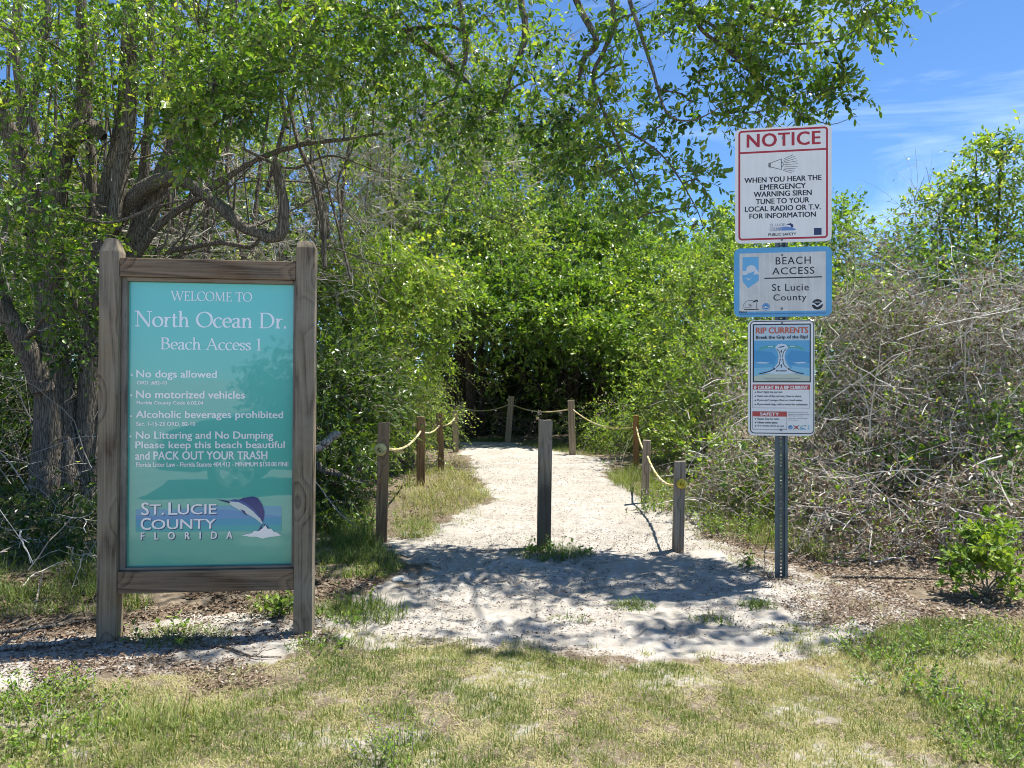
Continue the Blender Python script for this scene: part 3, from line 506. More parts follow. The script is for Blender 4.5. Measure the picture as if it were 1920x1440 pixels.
plant('undergrowth', 'dark low leafy undergrowth in front of the old trunks beside the welcome sign', 'undergrowth', gb(80, 7.4), 37,
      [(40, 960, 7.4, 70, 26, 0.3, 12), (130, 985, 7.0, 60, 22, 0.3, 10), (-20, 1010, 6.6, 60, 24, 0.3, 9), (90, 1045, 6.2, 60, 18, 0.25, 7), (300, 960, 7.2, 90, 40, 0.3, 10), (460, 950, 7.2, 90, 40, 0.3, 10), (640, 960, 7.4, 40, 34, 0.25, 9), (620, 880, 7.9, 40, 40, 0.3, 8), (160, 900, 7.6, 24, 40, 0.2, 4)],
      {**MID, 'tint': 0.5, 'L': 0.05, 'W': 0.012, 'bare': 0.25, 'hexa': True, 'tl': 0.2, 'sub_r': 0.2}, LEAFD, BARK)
# far wood: one mass that fills the low gaps
rng = np.random.default_rng(77); FW = Parts()
n = 460; fx = rng.uniform(-34, 30, n); fy = rng.uniform(25, 34, n) + np.abs(fx) * 0.1
top = np.interp(fx, [-34, -14, -2, 3, 7, 12, 30], [9.5, 9, 7.0, 5.6, 4.6, 4.2, 4.0])
m_ = 260; fx = np.concatenate([fx, rng.uniform(-30, -13.5, m_), rng.uniform(14, 30, m_)]); fy = np.concatenate([fy, rng.uniform(3, 27, m_ * 2)]); top = np.concatenate([top, np.full(m_, 6.5), np.full(m_, 4.0)]); n += 2 * m_
fz = rng.uniform(0.05, 1, n) ** 0.8 * top
subs = np.stack([fx, fy, fz], 1); cen = subs * np.array([1, 1, 0.9]) + np.array([0, 1.2, -0.6])
add_foliage(rng, FW, cen, subs, {**SPEC, **FAR, 'L': 0.26, 'W': 0.085, 'sub_r': 1.3, 'tl': 0.6, 'twigs': 26, 'leaves': 9, 'tint': 0.4})
st = np.stack([np.stack([np.linspace(a, a + rng.normal(0, .5), 5), np.full(5, b), np.linspace(-0.1, t * 0.8, 5)], 1) for a, b, t in zip(fx[:90], fy[:90], top[:90])])
v, q = tubes(st, np.linspace(0.12, 0.04, 5)[None].repeat(90, 0), 6); FW.add(v, q, 1, 0.1)
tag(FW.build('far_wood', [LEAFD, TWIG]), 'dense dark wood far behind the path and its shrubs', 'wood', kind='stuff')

# ------------------------------------------------------------------ bare grey thickets (right) and dead branches
def thicket(name, label, seed, base, boxes, mats=None, leafn=0, cat='dead shrub', tint=(0.45, 0.18), n_twig=3, group=None, gfrac=0.4):
    """boxes: (px0, py0, px1, py1, d0, d1, number of stems, length, horizontality)"""
    rng = np.random.default_rng(seed); B = Parts(); base = np.asarray(base, float)
    root = empty(name, base, label, cat, group)
    for px0, py0, px1, py1, d0, d1, n, ln, hz, *tb in boxes:
        d = rng.uniform(d0, d1, n); px = rng.uniform(px0, px1, n); py = py0 + (py1 - py0) * rng.random(n) ** 0.9
        s = np.stack([(px - CX) / F * d, d, np.maximum(CAMH - (py - HY) / F * d, 0.02)], 1)
        K = 8
        d = d + 0; topn = vnoise(px / 34.0, px * 0 + seed, seed); s[:, 2] -= (topn < 0.45) * (py < py0 + (py1 - py0) * 0.25) * 0.35; s[:, 2] = np.maximum(s[:, 2], 0.02); dr = rng.normal(0, 1, (n, 3)); dr[:, 2] = np.abs(dr[:, 2]) * (1 - hz) * 1.6 + rng.normal(0, 0.25, n); dr = norm(dr)
        L = ln * rng.lognormal(0, 0.45, n)
        steps = norm(dr[:, None] + np.cumsum(rng.normal(0, 0.2, (n, K, 3)) * (1 + 2.2 * (rng.random((n, K, 1)) < 0.16)), 1)) * (L / (K - 1))[:, None, None]
        steps[..., 2] -= (np.linspace(0, 0.15, K)[None] * (L / (K - 1))[:, None])
        p = s[:, None] + np.cumsum(steps, 1) - steps[:, :1] * (K / 2)
        p[..., 2] = np.maximum(p[..., 2], 0.015)
        r0 = (0.0026 + 0.0062 * rng.random(n) ** 3) * (1.2 if tb else 1)
        R = r0[:, None] * np.linspace(1, 0.35, K)
        ti = np.clip(rng.normal(tb[0] if tb else tint[0], tint[1], n), 0, 1)
        v, q = tubes(p - base, R, 4); B.add(v, q, 0, ti.repeat(K * 4))
        m = n * n_twig; idx = rng.integers(0, n, m); kk = rng.integers(1, K, m)
        st = p[idx, kk]; d2 = norm(steps[idx, kk - 1] / L[idx, None] * (K - 1) + rng.normal(0, 0.75, (m, 3)))
        l2 = L[idx] * rng.uniform(0.12, 0.34, m); K2 = 5
        stp = norm(d2[:, None] + np.cumsum(rng.normal(0, 0.3, (m, K2, 3)), 1)) * (l2 / (K2 - 1))[:, None, None]
        p2 = st[:, None] + np.cumsum(stp, 1) - stp[:, :1]; p2[..., 2] = np.maximum(p2[..., 2], 0.012)
        v, q = tubes(p2 - base, (R[idx, kk] * 0.75)[:, None] * np.linspace(1, 0.4, K2), 3); B.add(v, q, 0, np.clip(ti[idx] + rng.normal(0, .1, m), 0, 1).repeat(K2 * 3))
        nl = int(n * leafn)
        if nl:
            i2 = rng.integers(0, m, nl); pp = p2[i2, rng.integers(1, K2, nl)] - base
            ax = norm(rng.normal(0, 1, (nl, 3)) + np.array([0, 0, -0.4])); nr = rng.normal(0, 1, (nl, 3)); nr = norm(nr - ax * (nr * ax).sum(1, keepdims=True))
            green = rng.random(nl) < gfrac
            for gsel, mi in ((green, 1), (~green, 2)):
                c = int(gsel.sum())
                if c == 0: continue
                v, q, k_, f_ = leaf_geo(rng, pp[gsel], ax[gsel], nr[gsel], rng.uniform(0.025, 0.06, c), rng.uniform(0.006, 0.015, c), True, 0.5); B.add(v, q, mi, np.clip(rng.normal(0.5 if mi == 1 else 0.72, 0.22, c), 0, 1).repeat(k_))
    B.build('twigs' if False else 'branchwork', mats or [TWIG, LEAFY, LITTER], root)
    return root
thicket('dead_thicket', 'tall leafless tangle of grey twigs along the right edge below the sunny tree', 41, gb(1800, 8.6), [(1690, 500, 1960, 700, 7.8, 9.6, 460, 0.5, 0.0), (1560, 520, 1720, 640, 8.2, 9.8, 300, 0.45, 0.1), (1740, 520, 1960, 700, 7.4, 8.6, 420, 0.36, 0.1, 0.85), (1640, 680, 1960, 880, 7.0, 9.0, 480, 0.42, 0.3), (1560, 600, 1720, 800, 8.2, 9.8, 380, 0.42, 0.3), (1540, 470, 1960, 900, 6.9, 8.4, 24, 1.1, 0.1, 0.85), (1580, 440, 1930, 640, 7.6, 8.6, 40, 0.9, 0.0, 0.6)], leafn=10.0, tint=(0.76, 0.26), gfrac=0.34)
thicket('dry_brush', 'low brown heap of dry brush and fallen twigs right of the metal sign post', 42, gb(1640, 7.0), [(1500, 880, 1800, 1060, 6.0, 8.0, 520, 0.36, 0.75), (1540, 780, 1800, 900, 7.4, 8.8, 400, 0.4, 0.5), (1760, 860, 1960, 1040, 6.0, 7.8, 260, 0.42, 0.6), (1500, 760, 1960, 1050, 6.0, 7.4, 22, 0.9, 0.7, 0.85)], leafn=13.0, tint=(0.66, 0.27), gfrac=0.25)
thicket('viny_brush', 'viny half-dead shrub with green leaves behind the metal sign post', 43, gb(1450, 9.6), [(1350, 700, 1580, 900, 8.0, 10.4, 420, 0.6, 0.4), (1310, 840, 1500, 980, 7.4, 9.0, 280, 0.5, 0.6), (1260, 660, 1420, 780, 11, 13, 90, 0.8, 0.45)], leafn=12.0, tint=(0.6, 0.22), gfrac=0.45)
thicket('twiggy_snag', 'grey bare snag poking up between the signs and the sunny right tree', 44, gb(1640, 11.4), [(1580, 430, 1720, 560, 11, 12, 110, 0.8, 0.2), (1720, 300, 1800, 480, 11.2, 11.8, 26, 1.1, 0.1), (1560, 560, 1700, 680, 10, 11.5, 180, 0.7, 0.35)], leafn=2.5)
thicket('twig_tangle', 'tangle of fine dead twigs hanging in the trees above the sign\'s right post', 45, gb(620, 10.2), [(560, 130, 760, 420, 9.2, 10.8, 420, 0.8, 0.3), (560, 400, 700, 560, 9, 10.4, 120, 0.7, 0.4), (720, 40, 900, 330, 9, 11, 150, 0.9, 0.4), (880, 40, 1080, 300, 8, 10, 90, 0.9, 0.4)], leafn=1.2, tint=(0.55, 0.2))
thicket('trunk_tangle', 'snarl of thin grey dead twigs among the twisted tree trunks', 46, gb(250, 9.6), [(0, 200, 520, 480, 8.9, 10.4, 420, 0.8, 0.35), (300, 400, 560, 520, 8.6, 10, 140, 0.7, 0.5), (0, 560, 180, 900, 7.6, 9.4, 60, 0.9, 0.4), (-40, 960, 190, 1120, 5.2, 7.4, 60, 0.5, 0.8)], leafn=0.5, tint=(0.6, 0.2))
thicket('hollow_twigs', 'dead sticks and saplings standing in the dark hollow beyond the far posts', 47, gb(1030, 19.5), [(880, 640, 1240, 800, 18.5, 20.5, 120, 1.1, 0.25), (930, 760, 1250, 815, 18, 20, 90, 0.8, 0.7)], leafn=2.0, tint=(0.45, 0.2))

# ------------------------------------------------------------------ boxes and boards


def board(name, mat, parent, x0, x1, y0, y1, z0, z1, bev=0.004, top=None, rng=None):
    """bevelled board; its origin sits at its centre foot so the grain differs from board to board"""
    cx_, cy_, cz_ = (x0 + x1) / 2, (y0 + y1) / 2, z0
    import bmesh
    bm = bmesh.new()
    bmesh.ops.create_cube(bm, size=1.0)
    for v in bm.verts: v.co = Vector((v.co.x * (x1 - x0), v.co.y * (y1 - y0), (v.co.z + 0.5) * (z1 - z0)))
    if top:                                                            # pyramid-cut post top: (shoulder height, cut width)
        f = [f for f in bm.faces if f.normal.z > 0.9][0]
        r = bmesh.ops.inset_individual(bm, faces=[f], thickness=top[1], depth=0)
        for v in f.verts: v.co.z += top[0]
    es = [e for e in bm.edges]
    bmesh.ops.bevel(bm, geom=es, offset=bev, segments=2, affect='EDGES', profile=0.6)
    me = bpy.data.meshes.new(name); bm.to_mesh(me); bm.free(); me.materials.append(mat)
    o = link(name, me, parent); o.location = (cx_, cy_, cz_)
    return o

# ------------------------------------------------------------------ flat artwork on signs
class Frame:
    """local frame of a sign: x right, z up, the face looks along -y"""
    def __init__(s, loc, yaw, roll=0.0):
        s.M = Matrix.Translation(loc) @ Matrix.Rotation(yaw, 4, 'Z') @ Matrix.Rotation(roll, 4, 'Y'); s.I = s.M.inverted()
        s.loc, s.rot = loc, s.M.to_euler()
        s.c = s.I @ Vector((0, 0, CAMH))
    def at(s, px, py, y):
        d = s.I.to_3x3() @ Vector(((px - CX) / F, 1.0, -(py - HY) / F)); t = (y - s.c.y) / d.y
        p = s.c + d * t; return np.array([p.x, p.z])
    def rect(s, x0, y0, x1, y1, y):
        a, b, c, d = s.at(x0, y0, y), s.at(x1, y0, y), s.at(x1, y1, y), s.at(x0, y1, y)
        return np.array([(a[0] + d[0]) / 2, (c[1] + d[1]) / 2, (b[0] + c[0]) / 2, (a[1] + b[1]) / 2])   # x0 z0 x1 z1
BFONT = bpy.data.fonts.load('<builtin>')
_tcache = {}
def text_polys(body, spacing=1.0):
    key = (body, spacing)
    if key in _tcache: return _tcache[key]
    c = bpy.data.curves.new('lettering', 'FONT'); c.body = body; c.font = BFONT; c.resolution_u = 3; c.size = 1; c.space_character = spacing; c.fill_mode = 'FRONT'
    o = bpy.data.objects.new('lettering', c); COL.objects.link(o)
    dg = bpy.context.evaluated_depsgraph_get(); me = bpy.data.meshes.new_from_object(o.evaluated_get(dg))
    V = np.array([v.co[:2] for v in me.vertices]); Fs = [list(p.vertices) for p in me.polygons]
    bpy.data.objects.remove(o); bpy.data.curves.remove(c); bpy.data.meshes.remove(me)
    lo, hi = V.min(0), V.max(0); _tcache[key] = (V, Fs, lo, hi)
    return _tcache[key]
class Art:
    def __init__(s, fr, y): s.f, s.y, s.V, s.Fc, s.Mi, s.m = fr, y, [], [], [], []
    def mi(s, mat):
        if mat not in s.m: s.m.append(mat)
        return s.m.index(mat)
    def raw(s, pts, faces, mat, layer):
        o = len(s.V); yy = s.y - 0.00035 * layer
        s.V += [(float(p[0]), yy, float(p[1])) for p in pts]
        i = s.mi(mat)
        for f in faces: s.Fc.append([o + k for k in f]); s.Mi.append(i)
    def poly(s, px, mat, layer=1, smooth=0):
        pts = np.array([s.f.at(a, b, s.y) for a, b in px])
        if smooth:
            q = np.vstack([pts, pts[:1]]); pts = catmull(q, smooth)[:-1]
        s.raw(pts, [list(range(len(pts)))], mat, layer)
    def rect(s, x0, y0, x1, y1, mat, layer=1):
        a = s.f.rect(x0, y0, x1, y1, s.y); s.raw([(a[0], a[1]), (a[2], a[1]), (a[2], a[3]), (a[0], a[3])], [[0, 1, 2, 3]], mat, layer)
    def disc(s, px, py, r, mat, layer=1, n=28, ry=None, a0=0, a1=360):
        c = s.f.at(px, py, s.y); k = abs(s.f.at(px + r, py, s.y)[0] - c[0]); kz = k * (ry or r) / r
        a = np.radians(np.linspace(a0, a1, n + 1)[:(n if a1 - a0 >= 360 else n + 1)])
        s.raw(np.stack([c[0] + k * np.cos(a), c[1] + kz * np.sin(a)], 1), [list(range(len(a)))], mat, layer)
    def stroke(s, px, w, mat, layer=1, n=0):
        p = np.array([s.f.at(a, b, s.y) for a, b in px]); w = w * abs(s.f.at(px[0][0] + 1, px[0][1], s.y)[0] - p[0][0])
        if n: p = catmull(p, n)
        s.strip(p, np.full(len(p), w), mat, layer)
    def strip(s, p, w, mat, layer):
        t = norm(np.gradient(p, axis=0)); nn = np.stack([-t[:, 1], t[:, 0]], 1) * (w / 2)[:, None]
        a, b = p + nn, p - nn; k = len(p)
        s.raw(np.vstack([a, b]), [[i, i + k, i + k + 1, i + 1] for i in range(k - 1)], mat, layer)
    def rrect(s, x0, y0, x1, y1, r, n=7):
        a = s.f.rect(x0, y0, x1, y1, s.y); k = (a[2] - a[0]) / (x1 - x0); r *= k; out = []
        for cx_, cz_, a0 in ((a[2] - r, a[3] - r, 0), (a[0] + r, a[3] - r, 90), (a[0] + r, a[1] + r, 180), (a[2] - r, a[1] + r, 270)):
            for t in np.radians(np.linspace(a0, a0 + 90, n)): out.append((cx_ + r * math.cos(t), cz_ + r * math.sin(t)))
        return np.array(out)
    def ring(s, x0, y0, x1, y1, r, w, mat, layer=1):
        A = s.rrect(x0, y0, x1, y1, r); B = s.rrect(x0 + w, y0 + w, x1 - w, y1 - w, max(0.5, r - w)); k = len(A)
        s.raw(np.vstack([A, B]), [[i, (i + 1) % k, (i + 1) % k + k, i + k] for i in range(k)], mat, layer)
    def text(s, body, x0, y0, x1, y1, mat, layer=2, bold=0.0, spacing=1.0):
        V, Fs, lo, hi = text_polys(body, spacing); a = s.f.rect(x0, y0, x1, y1, s.y)
        q = (V - lo) / (hi - lo) * np.array([a[2] - a[0], a[3] - a[1]]) + np.array([a[0], a[1]])
        b = bold * (a[3] - a[1])
        offs = [(0, 0)] if not b else [(-b, -b * .4), (b, -b * .4), (-b, b * .4), (b, b * .4), (0, 0)]
        for k, (dx, dz) in enumerate(offs): s.raw(q + np.array([dx, dz]), Fs, mat, layer + k * 0.22)
    def serif(s, body, x0, y0, x1, y1, mat, layer=2, th=0.13):
        items, w = serif_line(body, th); a = s.f.rect(x0, y0, x1, y1, s.y); sx, sz = (a[2] - a[0]) / w, a[3] - a[1]
        for k, (p, wd) in enumerate(items):
            s.strip(np.stack([a[0] + p[:, 0] * sx, a[1] + p[:, 1] * sz], 1), wd * (sx * 0.5 + sz * 0.5), mat, layer + (k % 6) * 0.12)
    def build(s, name, parent, label=None):
        me = bpy.data.meshes.new(name); me.from_pydata(s.V, [], s.Fc)
        for m in s.m: me.materials.append(m)
        me.polygons.foreach_set('material_index', s.Mi)
        nrm = np.zeros(len(me.polygons) * 3); me.polygons.foreach_get('normal', nrm); fl = nrm.reshape(-1, 3)[:, 1] > 0
        if fl.any():
            import bmesh
            bm = bmesh.new(); bm.from_mesh(me); bm.faces.ensure_lookup_table()
            bmesh.ops.reverse_faces(bm, faces=[bm.faces[i] for i in np.nonzero(fl)[0]]); bm.to_mesh(me); bm.free()
        me.update(); o = link(name, me, parent)
        if label: o['label'] = label
        return o
# broad-nib serif capitals and small letters, drawn as strokes
def arc(cx_, cy_, rx, ry, a0, a1, n=22):
    t = np.radians(np.linspace(a0, a1, n)); return [(cx_ + rx * math.cos(x), cy_ + ry * math.sin(x)) for x in t]
H_ = 0.06
def sf(x, y, w=0.3): return ('h', [(x - w / 2, y), (x + w / 2, y)])
XH = 0.64
GL = {
    'W': (1.42, [('t', [(0.08, 1), (0.42, 0)]), ('h', [(0.42, 0), (0.72, 0.98)]), ('t', [(0.66, 1), (1.0, 0)]), ('h', [(1.0, 0), (1.32, 1)]), sf(0.1, 0.97), sf(0.68, 0.97, .26), sf(1.31, 0.97, .24)]),
    'E': (0.74, [('t', [(0.2, 0), (0.2, 1)]), ('h', [(0.06, 0.97), (0.62, 0.97)]), ('h', [(0.2, 0.52), (0.52, 0.52)]), ('h', [(0.06, 0.03), (0.68, 0.03)]), ('h', [(0.62, 0.99), (0.62, 0.8)]), ('h', [(0.67, 0.01), (0.69, 0.22)]), ('h', [(0.52, 0.6), (0.52, 0.44)])]),
    'L': (0.72, [('t', [(0.2, 0), (0.2, 1)]), sf(0.2, 0.97), ('h', [(0.06, 0.03), (0.64, 0.03)]), ('h', [(0.64, 0.01), (0.67, 0.24)])]),
    'C': (0.92, [('a', arc(0.53, 0.5, 0.45, 0.48, 48, 312)), ('h', [(0.85, 0.94), (0.85, 0.7)]), ('h', [(0.85, 0.28), (0.85, 0.1)])]),
    'O': (1.06, [('a', arc(0.53, 0.5, 0.45, 0.48, 0, 362, 34))]),
    'M': (1.24, [('h', [(0.18, 0), (0.22, 1)]), ('t', [(0.22, 0.98), (0.6, 0.05)]), ('h', [(0.6, 0.05), (0.98, 0.98)]), ('t', [(1.03, 0), (0.99, 1)]), sf(0.17, 0.03), sf(1.04, 0.03, .34), sf(0.16, .97, .18), sf(1.05, .97, .2)]),
    'T': (0.86, [('t', [(0.43, 0), (0.43, 1)]), ('h', [(0.05, 0.97), (0.81, 0.97)]), sf(0.43, 0.03, .34), ('h', [(0.06, 0.99), (0.04, 0.76)]), ('h', [(0.8, 0.99), (0.82, 0.76)])]),
    'N': (1.06, [('h', [(0.18, 0), (0.18, 1)]), ('t', [(0.16, 1), (0.88, 0.0)]), ('h', [(0.88, 0), (0.88, 1)]), sf(0.18, 0.03), sf(0.1, 0.97, .2), sf(0.88, 0.97)]),
    'D': (1.02, [('t', [(0.2, 0), (0.2, 1)]), ('a', [(0.08, 0.97), (0.3, 0.97)] + arc(0.44, 0.5, 0.47, 0.47, 88, -88) + [(0.3, 0.03), (0.08, 0.03)])]),
    'B': (0.82, [('t', [(0.2, 0), (0.2, 1)]), ('a', [(0.06, 0.97)] + arc(0.38, 0.755, 0.26, 0.215, 90, -90, 14) + [(0.2, 0.54)]), ('a', [(0.2, 0.54)] + arc(0.40, 0.285, 0.32, 0.255, 90, -90, 14) + [(0.06, 0.03)])]),
    'A': (1.0, [('h', [(0.12, 0), (0.49, 1)]), ('t', [(0.46, 1), (0.86, 0)]), ('h', [(0.26, 0.36), (0.7, 0.36)]), sf(0.12, 0.03, .26), sf(0.86, 0.03, .3)]),
    'o': (0.66, [('a', arc(0.33, 0.32, 0.27, 0.31, 0, 362, 26))]),
    'c': (0.56, [('a', arc(0.33, 0.32, 0.27, 0.31, 50, 312)), ('t', [(0.48, 0.52), (0.48, 0.6)])]),
    'e': (0.58, [('a', [(0.07, 0.36), (0.52, 0.36)] + arc(0.31, 0.33, 0.24, 0.3, 10, 312))]),
    'r': (0.47, [('t', [(0.16, 0), (0.16, 0.64)]), sf(0.17, 0.03, .28), ('h', [(0.04, 0.58), (0.2, 0.63)]), ('a', [(0.2, 0.42), (0.27, 0.57), (0.37, 0.6)]), ('t', [(0.4, 0.56), (0.4, 0.63)])]),
    'n': (0.72, [('t', [(0.16, 0), (0.16, 0.64)]), sf(0.16, 0.03, .26), ('h', [(0.04, 0.58), (0.2, 0.63)]), ('a', [(0.2, 0.46), (0.3, 0.59), (0.43, 0.61), (0.53, 0.52)]), ('t', [(0.54, 0.5), (0.54, 0)]), sf(0.55, 0.03, .26)]),
    'h': (0.72, [('t', [(0.16, 0), (0.16, 1.03)]), sf(0.16, 0.03, .26), ('h', [(0.04, 0.98), (0.2, 1.03)]), ('a', [(0.2, 0.46), (0.3, 0.59), (0.43, 0.61), (0.53, 0.52)]), ('t', [(0.54, 0.5), (0.54, 0)]), sf(0.55, 0.03, .26)]),
    't': (0.42, [('t', [(0.18, 0.84), (0.18, 0.12)]), ('a', [(0.18, 0.14), (0.22, 0.03), (0.31, 0.02), (0.39, 0.08)]), ('h', [(0.04, 0.61), (0.36, 0.61)])]),
    'a': (0.58, [('a', [(0.1, 0.5), (0.16, 0.59), (0.28, 0.62), (0.4, 0.56), (0.41, 0.44)]), ('t', [(0.41, 0.48), (0.41, 0.1)]), ('a', [(0.41, 0.38), (0.24, 0.33), (0.1, 0.22), (0.11, 0.07), (0.22, 0.02), (0.33, 0.06), (0.41, 0.14)]), ('a', [(0.41, 0.1), (0.47, 0.02), (0.56, 0.06)])]),
    's': (0.46, [('a', [(0.38, 0.5), (0.31, 0.6), (0.2, 0.62), (0.09, 0.55), (0.1, 0.43), (0.24, 0.33), (0.38, 0.23), (0.38, 0.1), (0.26, 0.02), (0.14, 0.03), (0.06, 0.13)]), ('h', [(0.38, 0.48), (0.38, 0.6)]), ('h', [(0.06, 0.03), (0.06, 0.17)])]),
    '1': (0.5, [('t', [(0.27, 0), (0.27, 1)]), sf(0.27, 0.03, .32), ('h', [(0.1, 0.88), (0.29, 0.99)])]),
    '.': (0.32, [('d', [(0.08, 0.07), (0.22, 0.07)])]), ' ': (0.36, []),
}
def serif_line(body, th):
    x = 0.0; out = []
    for ch in body:
        adv, st = GL[ch]
        for kind, pts in st:
            p = np.array(pts, float)
            if kind == 'a': p = catmull(p, max(24, len(p)))
            if kind == 't': w = np.full(len(p), th)
            elif kind == 'h': w = np.full(len(p), H_)
            elif kind == 'd': w = np.full(len(p), 0.15)
            else:
                t = norm(np.gradient(p, axis=0)); v = np.abs(t[:, 1] * 0.97 - t[:, 0] * 0.24); w = H_ * 0.9 + (th * 1.08 - H_ * 0.9) * np.clip(v, 0, 1) ** 1.5
            out.append((p + np.array([x, 0]), w))
        x += adv
    lo = min(p[:, 0].min() for p, w in out) - 0.04; hi = max(p[:, 0].max() for p, w in out) + 0.04
    return [(p - np.array([lo, 0]), w) for p, w in out], hi - lo
def ink(name, col, rough=0.35): return plain(name, col, rough, 0.45)
PWHITE = ink('panel_white', (0.95, 0.95, 0.93), 0.3); _b = PWHITE.node_tree.nodes['Principled BSDF']; _b.inputs['Coat Weight'].default_value = 1.0; _b.inputs['Coat Roughness'].default_value = 0.03; _b.inputs['Coat IOR'].default_value = 1.72
WHITE, BLACK, RED = ink('print_white', (0.93, 0.94, 0.93), 0.3), ink('print_black', (0.018, 0.02, 0.025)), ink('print_red', (0.46, 0.035, 0.045))
NAVY, BLUE, SKYB = ink('print_navy', (0.035, 0.045, 0.16)), ink('print_blue', (0.06, 0.24, 0.50)), ink('print_sky_blue', (0.16, 0.45, 0.72))

# ------------------------------------------------------------------ welcome sign
FRW = Frame(Vector((-2.205, 4.27, GZ(-2.2, 4.27))), math.radians(6.2), math.radians(0.45))
ws = empty('welcome_sign', FRW.loc, 'large teal welcome sign in a weathered timber frame on two pointed posts', 'sign', rot=FRW.rot)
WD = (0.17, 0.118, 0.078); 
wA = wood('weathered_post', (0.06, 0.036, 0.020), (0.245, 0.185, 0.112), (0.36, 0.30, 0.205), 'z', 3.1, grey=0.3)
wB = wood('weathered_post_grey', (0.055, 0.036, 0.022), (0.23, 0.178, 0.112), (0.35, 0.298, 0.215), 'z', 7.7, grey=0.34)
wC = wood('weathered_rail', (0.05, 0.028, 0.014), (0.225, 0.145, 0.083), (0.33, 0.245, 0.165), 'x', 1.3, grey=0.15)
wE = wood('weathered_batten', (0.085, 0.068, 0.055), (0.21, 0.175, 0.145), (0.28, 0.245, 0.21), 'z', 4.3, grey=0.5)
wF = wood('weathered_batten_cross', (0.09, 0.062, 0.042), (0.23, 0.17, 0.12), (0.3, 0.24, 0.18), 'x', 5.3, grey=0.4)
xl = FRW.at(209, 800, 0)[0]; xr = FRW.at(573, 800, 0)[0]
ztl, ztr = FRW.at(215, 445, 0)[1], FRW.at(573, 450, 0)[1]
PW = 0.052
for x, zt, m, sh in ((xl, ztl, wA, 0.085), (xr, ztr, wB, 0.05)):
    board('post', m, ws, x - PW, x + PW, -PW, PW, -0.35, zt - sh, 0.005, top=(sh - 0.01, PW * 0.62 if sh > .06 else PW * 0.45))
rt, rb = FRW.rect(228, 489, 556, 523, 0), FRW.rect(222, 1066, 553, 1106, 0)
xi0, xi1 = xl + PW + 0.002, xr - PW - 0.002
board('rail', wC, ws, xi0, xi1, -0.046, 0.04, rt[1], rt[3], 0.004); board('rail', wC, ws, xi0, xi1, -0.046, 0.04, rb[1], rb[3], 0.004)
pn = FRW.rect(240, 531, 550, 1060, 0.012)
bt = FRW.rect(228, 524, 556, 1064, 0)
board('batten', wE, ws, xi0, pn[0], -0.018, 0.035, rb[3] + 0.002, rt[1] - 0.002, 0.002); board('batten', wE, ws, pn[2], xi1, -0.018, 0.035, rb[3] + 0.002, rt[1] - 0.002, 0.002)
board('batten', wF, ws, pn[0] + 0.001, pn[2] - 0.001, -0.02, 0.035, pn[3], rt[1] - 0.002, 0.002); board('batten', wF, ws, pn[0] + 0.001, pn[2] - 0.001, -0.02, 0.035, rb[3] + 0.002, pn[1], 0.002)
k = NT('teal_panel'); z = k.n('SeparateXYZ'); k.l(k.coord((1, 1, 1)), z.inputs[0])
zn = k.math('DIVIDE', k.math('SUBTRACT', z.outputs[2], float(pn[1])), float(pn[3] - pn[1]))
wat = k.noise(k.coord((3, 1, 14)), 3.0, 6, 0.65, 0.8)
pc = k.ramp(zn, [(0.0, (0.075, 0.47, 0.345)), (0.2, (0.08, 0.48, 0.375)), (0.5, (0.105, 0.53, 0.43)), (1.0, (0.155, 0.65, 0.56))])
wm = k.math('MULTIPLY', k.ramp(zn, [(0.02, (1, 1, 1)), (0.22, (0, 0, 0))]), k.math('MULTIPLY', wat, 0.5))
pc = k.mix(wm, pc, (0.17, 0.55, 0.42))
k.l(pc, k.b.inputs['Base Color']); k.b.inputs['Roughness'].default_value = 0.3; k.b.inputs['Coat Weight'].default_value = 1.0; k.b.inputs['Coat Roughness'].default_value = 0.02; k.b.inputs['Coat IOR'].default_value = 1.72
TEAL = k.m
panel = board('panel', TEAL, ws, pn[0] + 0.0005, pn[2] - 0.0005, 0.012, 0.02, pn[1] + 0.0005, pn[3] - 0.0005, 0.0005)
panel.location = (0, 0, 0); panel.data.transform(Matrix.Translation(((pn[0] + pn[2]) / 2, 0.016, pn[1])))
A = Art(FRW, 0.0116)
A.serif('WELCOME TO', 319.4, 547, 472.4, 564.6, PWHITE, th=0.135); A.build('heading', panel)
A = Art(FRW, 0.0116); A.serif('North Ocean Dr.', 251.4, 585, 537.8, 614, PWHITE, th=0.14); A.build('heading', panel)
A = Art(FRW, 0.0116); A.serif('Beach Access 1', 300.6, 634, 490, 656, PWHITE, th=0.135); A.build('heading', panel)
A = Art(FRW, 0.0116); 
for t, x0, y0, x1, y1, b in (
        ('No dogs allowed', 256, 694.3, 406.3, 712.5, .022), ('ORD. #82-10', 256.8, 714.3, 313, 721.6, .03), ('No motorized vehicles', 255.6, 732.8, 459, 747, .03), ('Florida County Code 6.02.04', 256.5, 752, 381.5, 760.3, .03),
        ('Alcoholic beverages prohibited', 254.8, 770.4, 530.6, 788, .022), ('Sec. 1-15-23 ORD. 82-10', 255.6, 791, 366, 798.4, .03), ('No Littering and No Dumping', 255.2, 809, 512.2, 827, .022),
        ('Please keep this beach beautiful', 254.2, 827.3, 533.8, 844.5, .022), ('and PACK OUT YOUR TRASH', 254, 846.2, 501, 861.6, .03), ('Florida Litter Law - Florida Statute 404.413 - MINIMUM $150.00 FINE', 255.7, 866.4, 540.8, 876, .03)):
    A.text(t, x0, y0, x1, y1, PWHITE, bold=b)
for py in (703, 741, 780, 818): A.disc(247 - (py - 703) * 0.02, py, 2.2, PWHITE, 2, 12)
A.build('rules_lettering', panel)
def z2(pts): return [(170 + a / 3.349, 800 + b / 3.349) for a, b in pts]
A = Art(FRW, 0.0116)
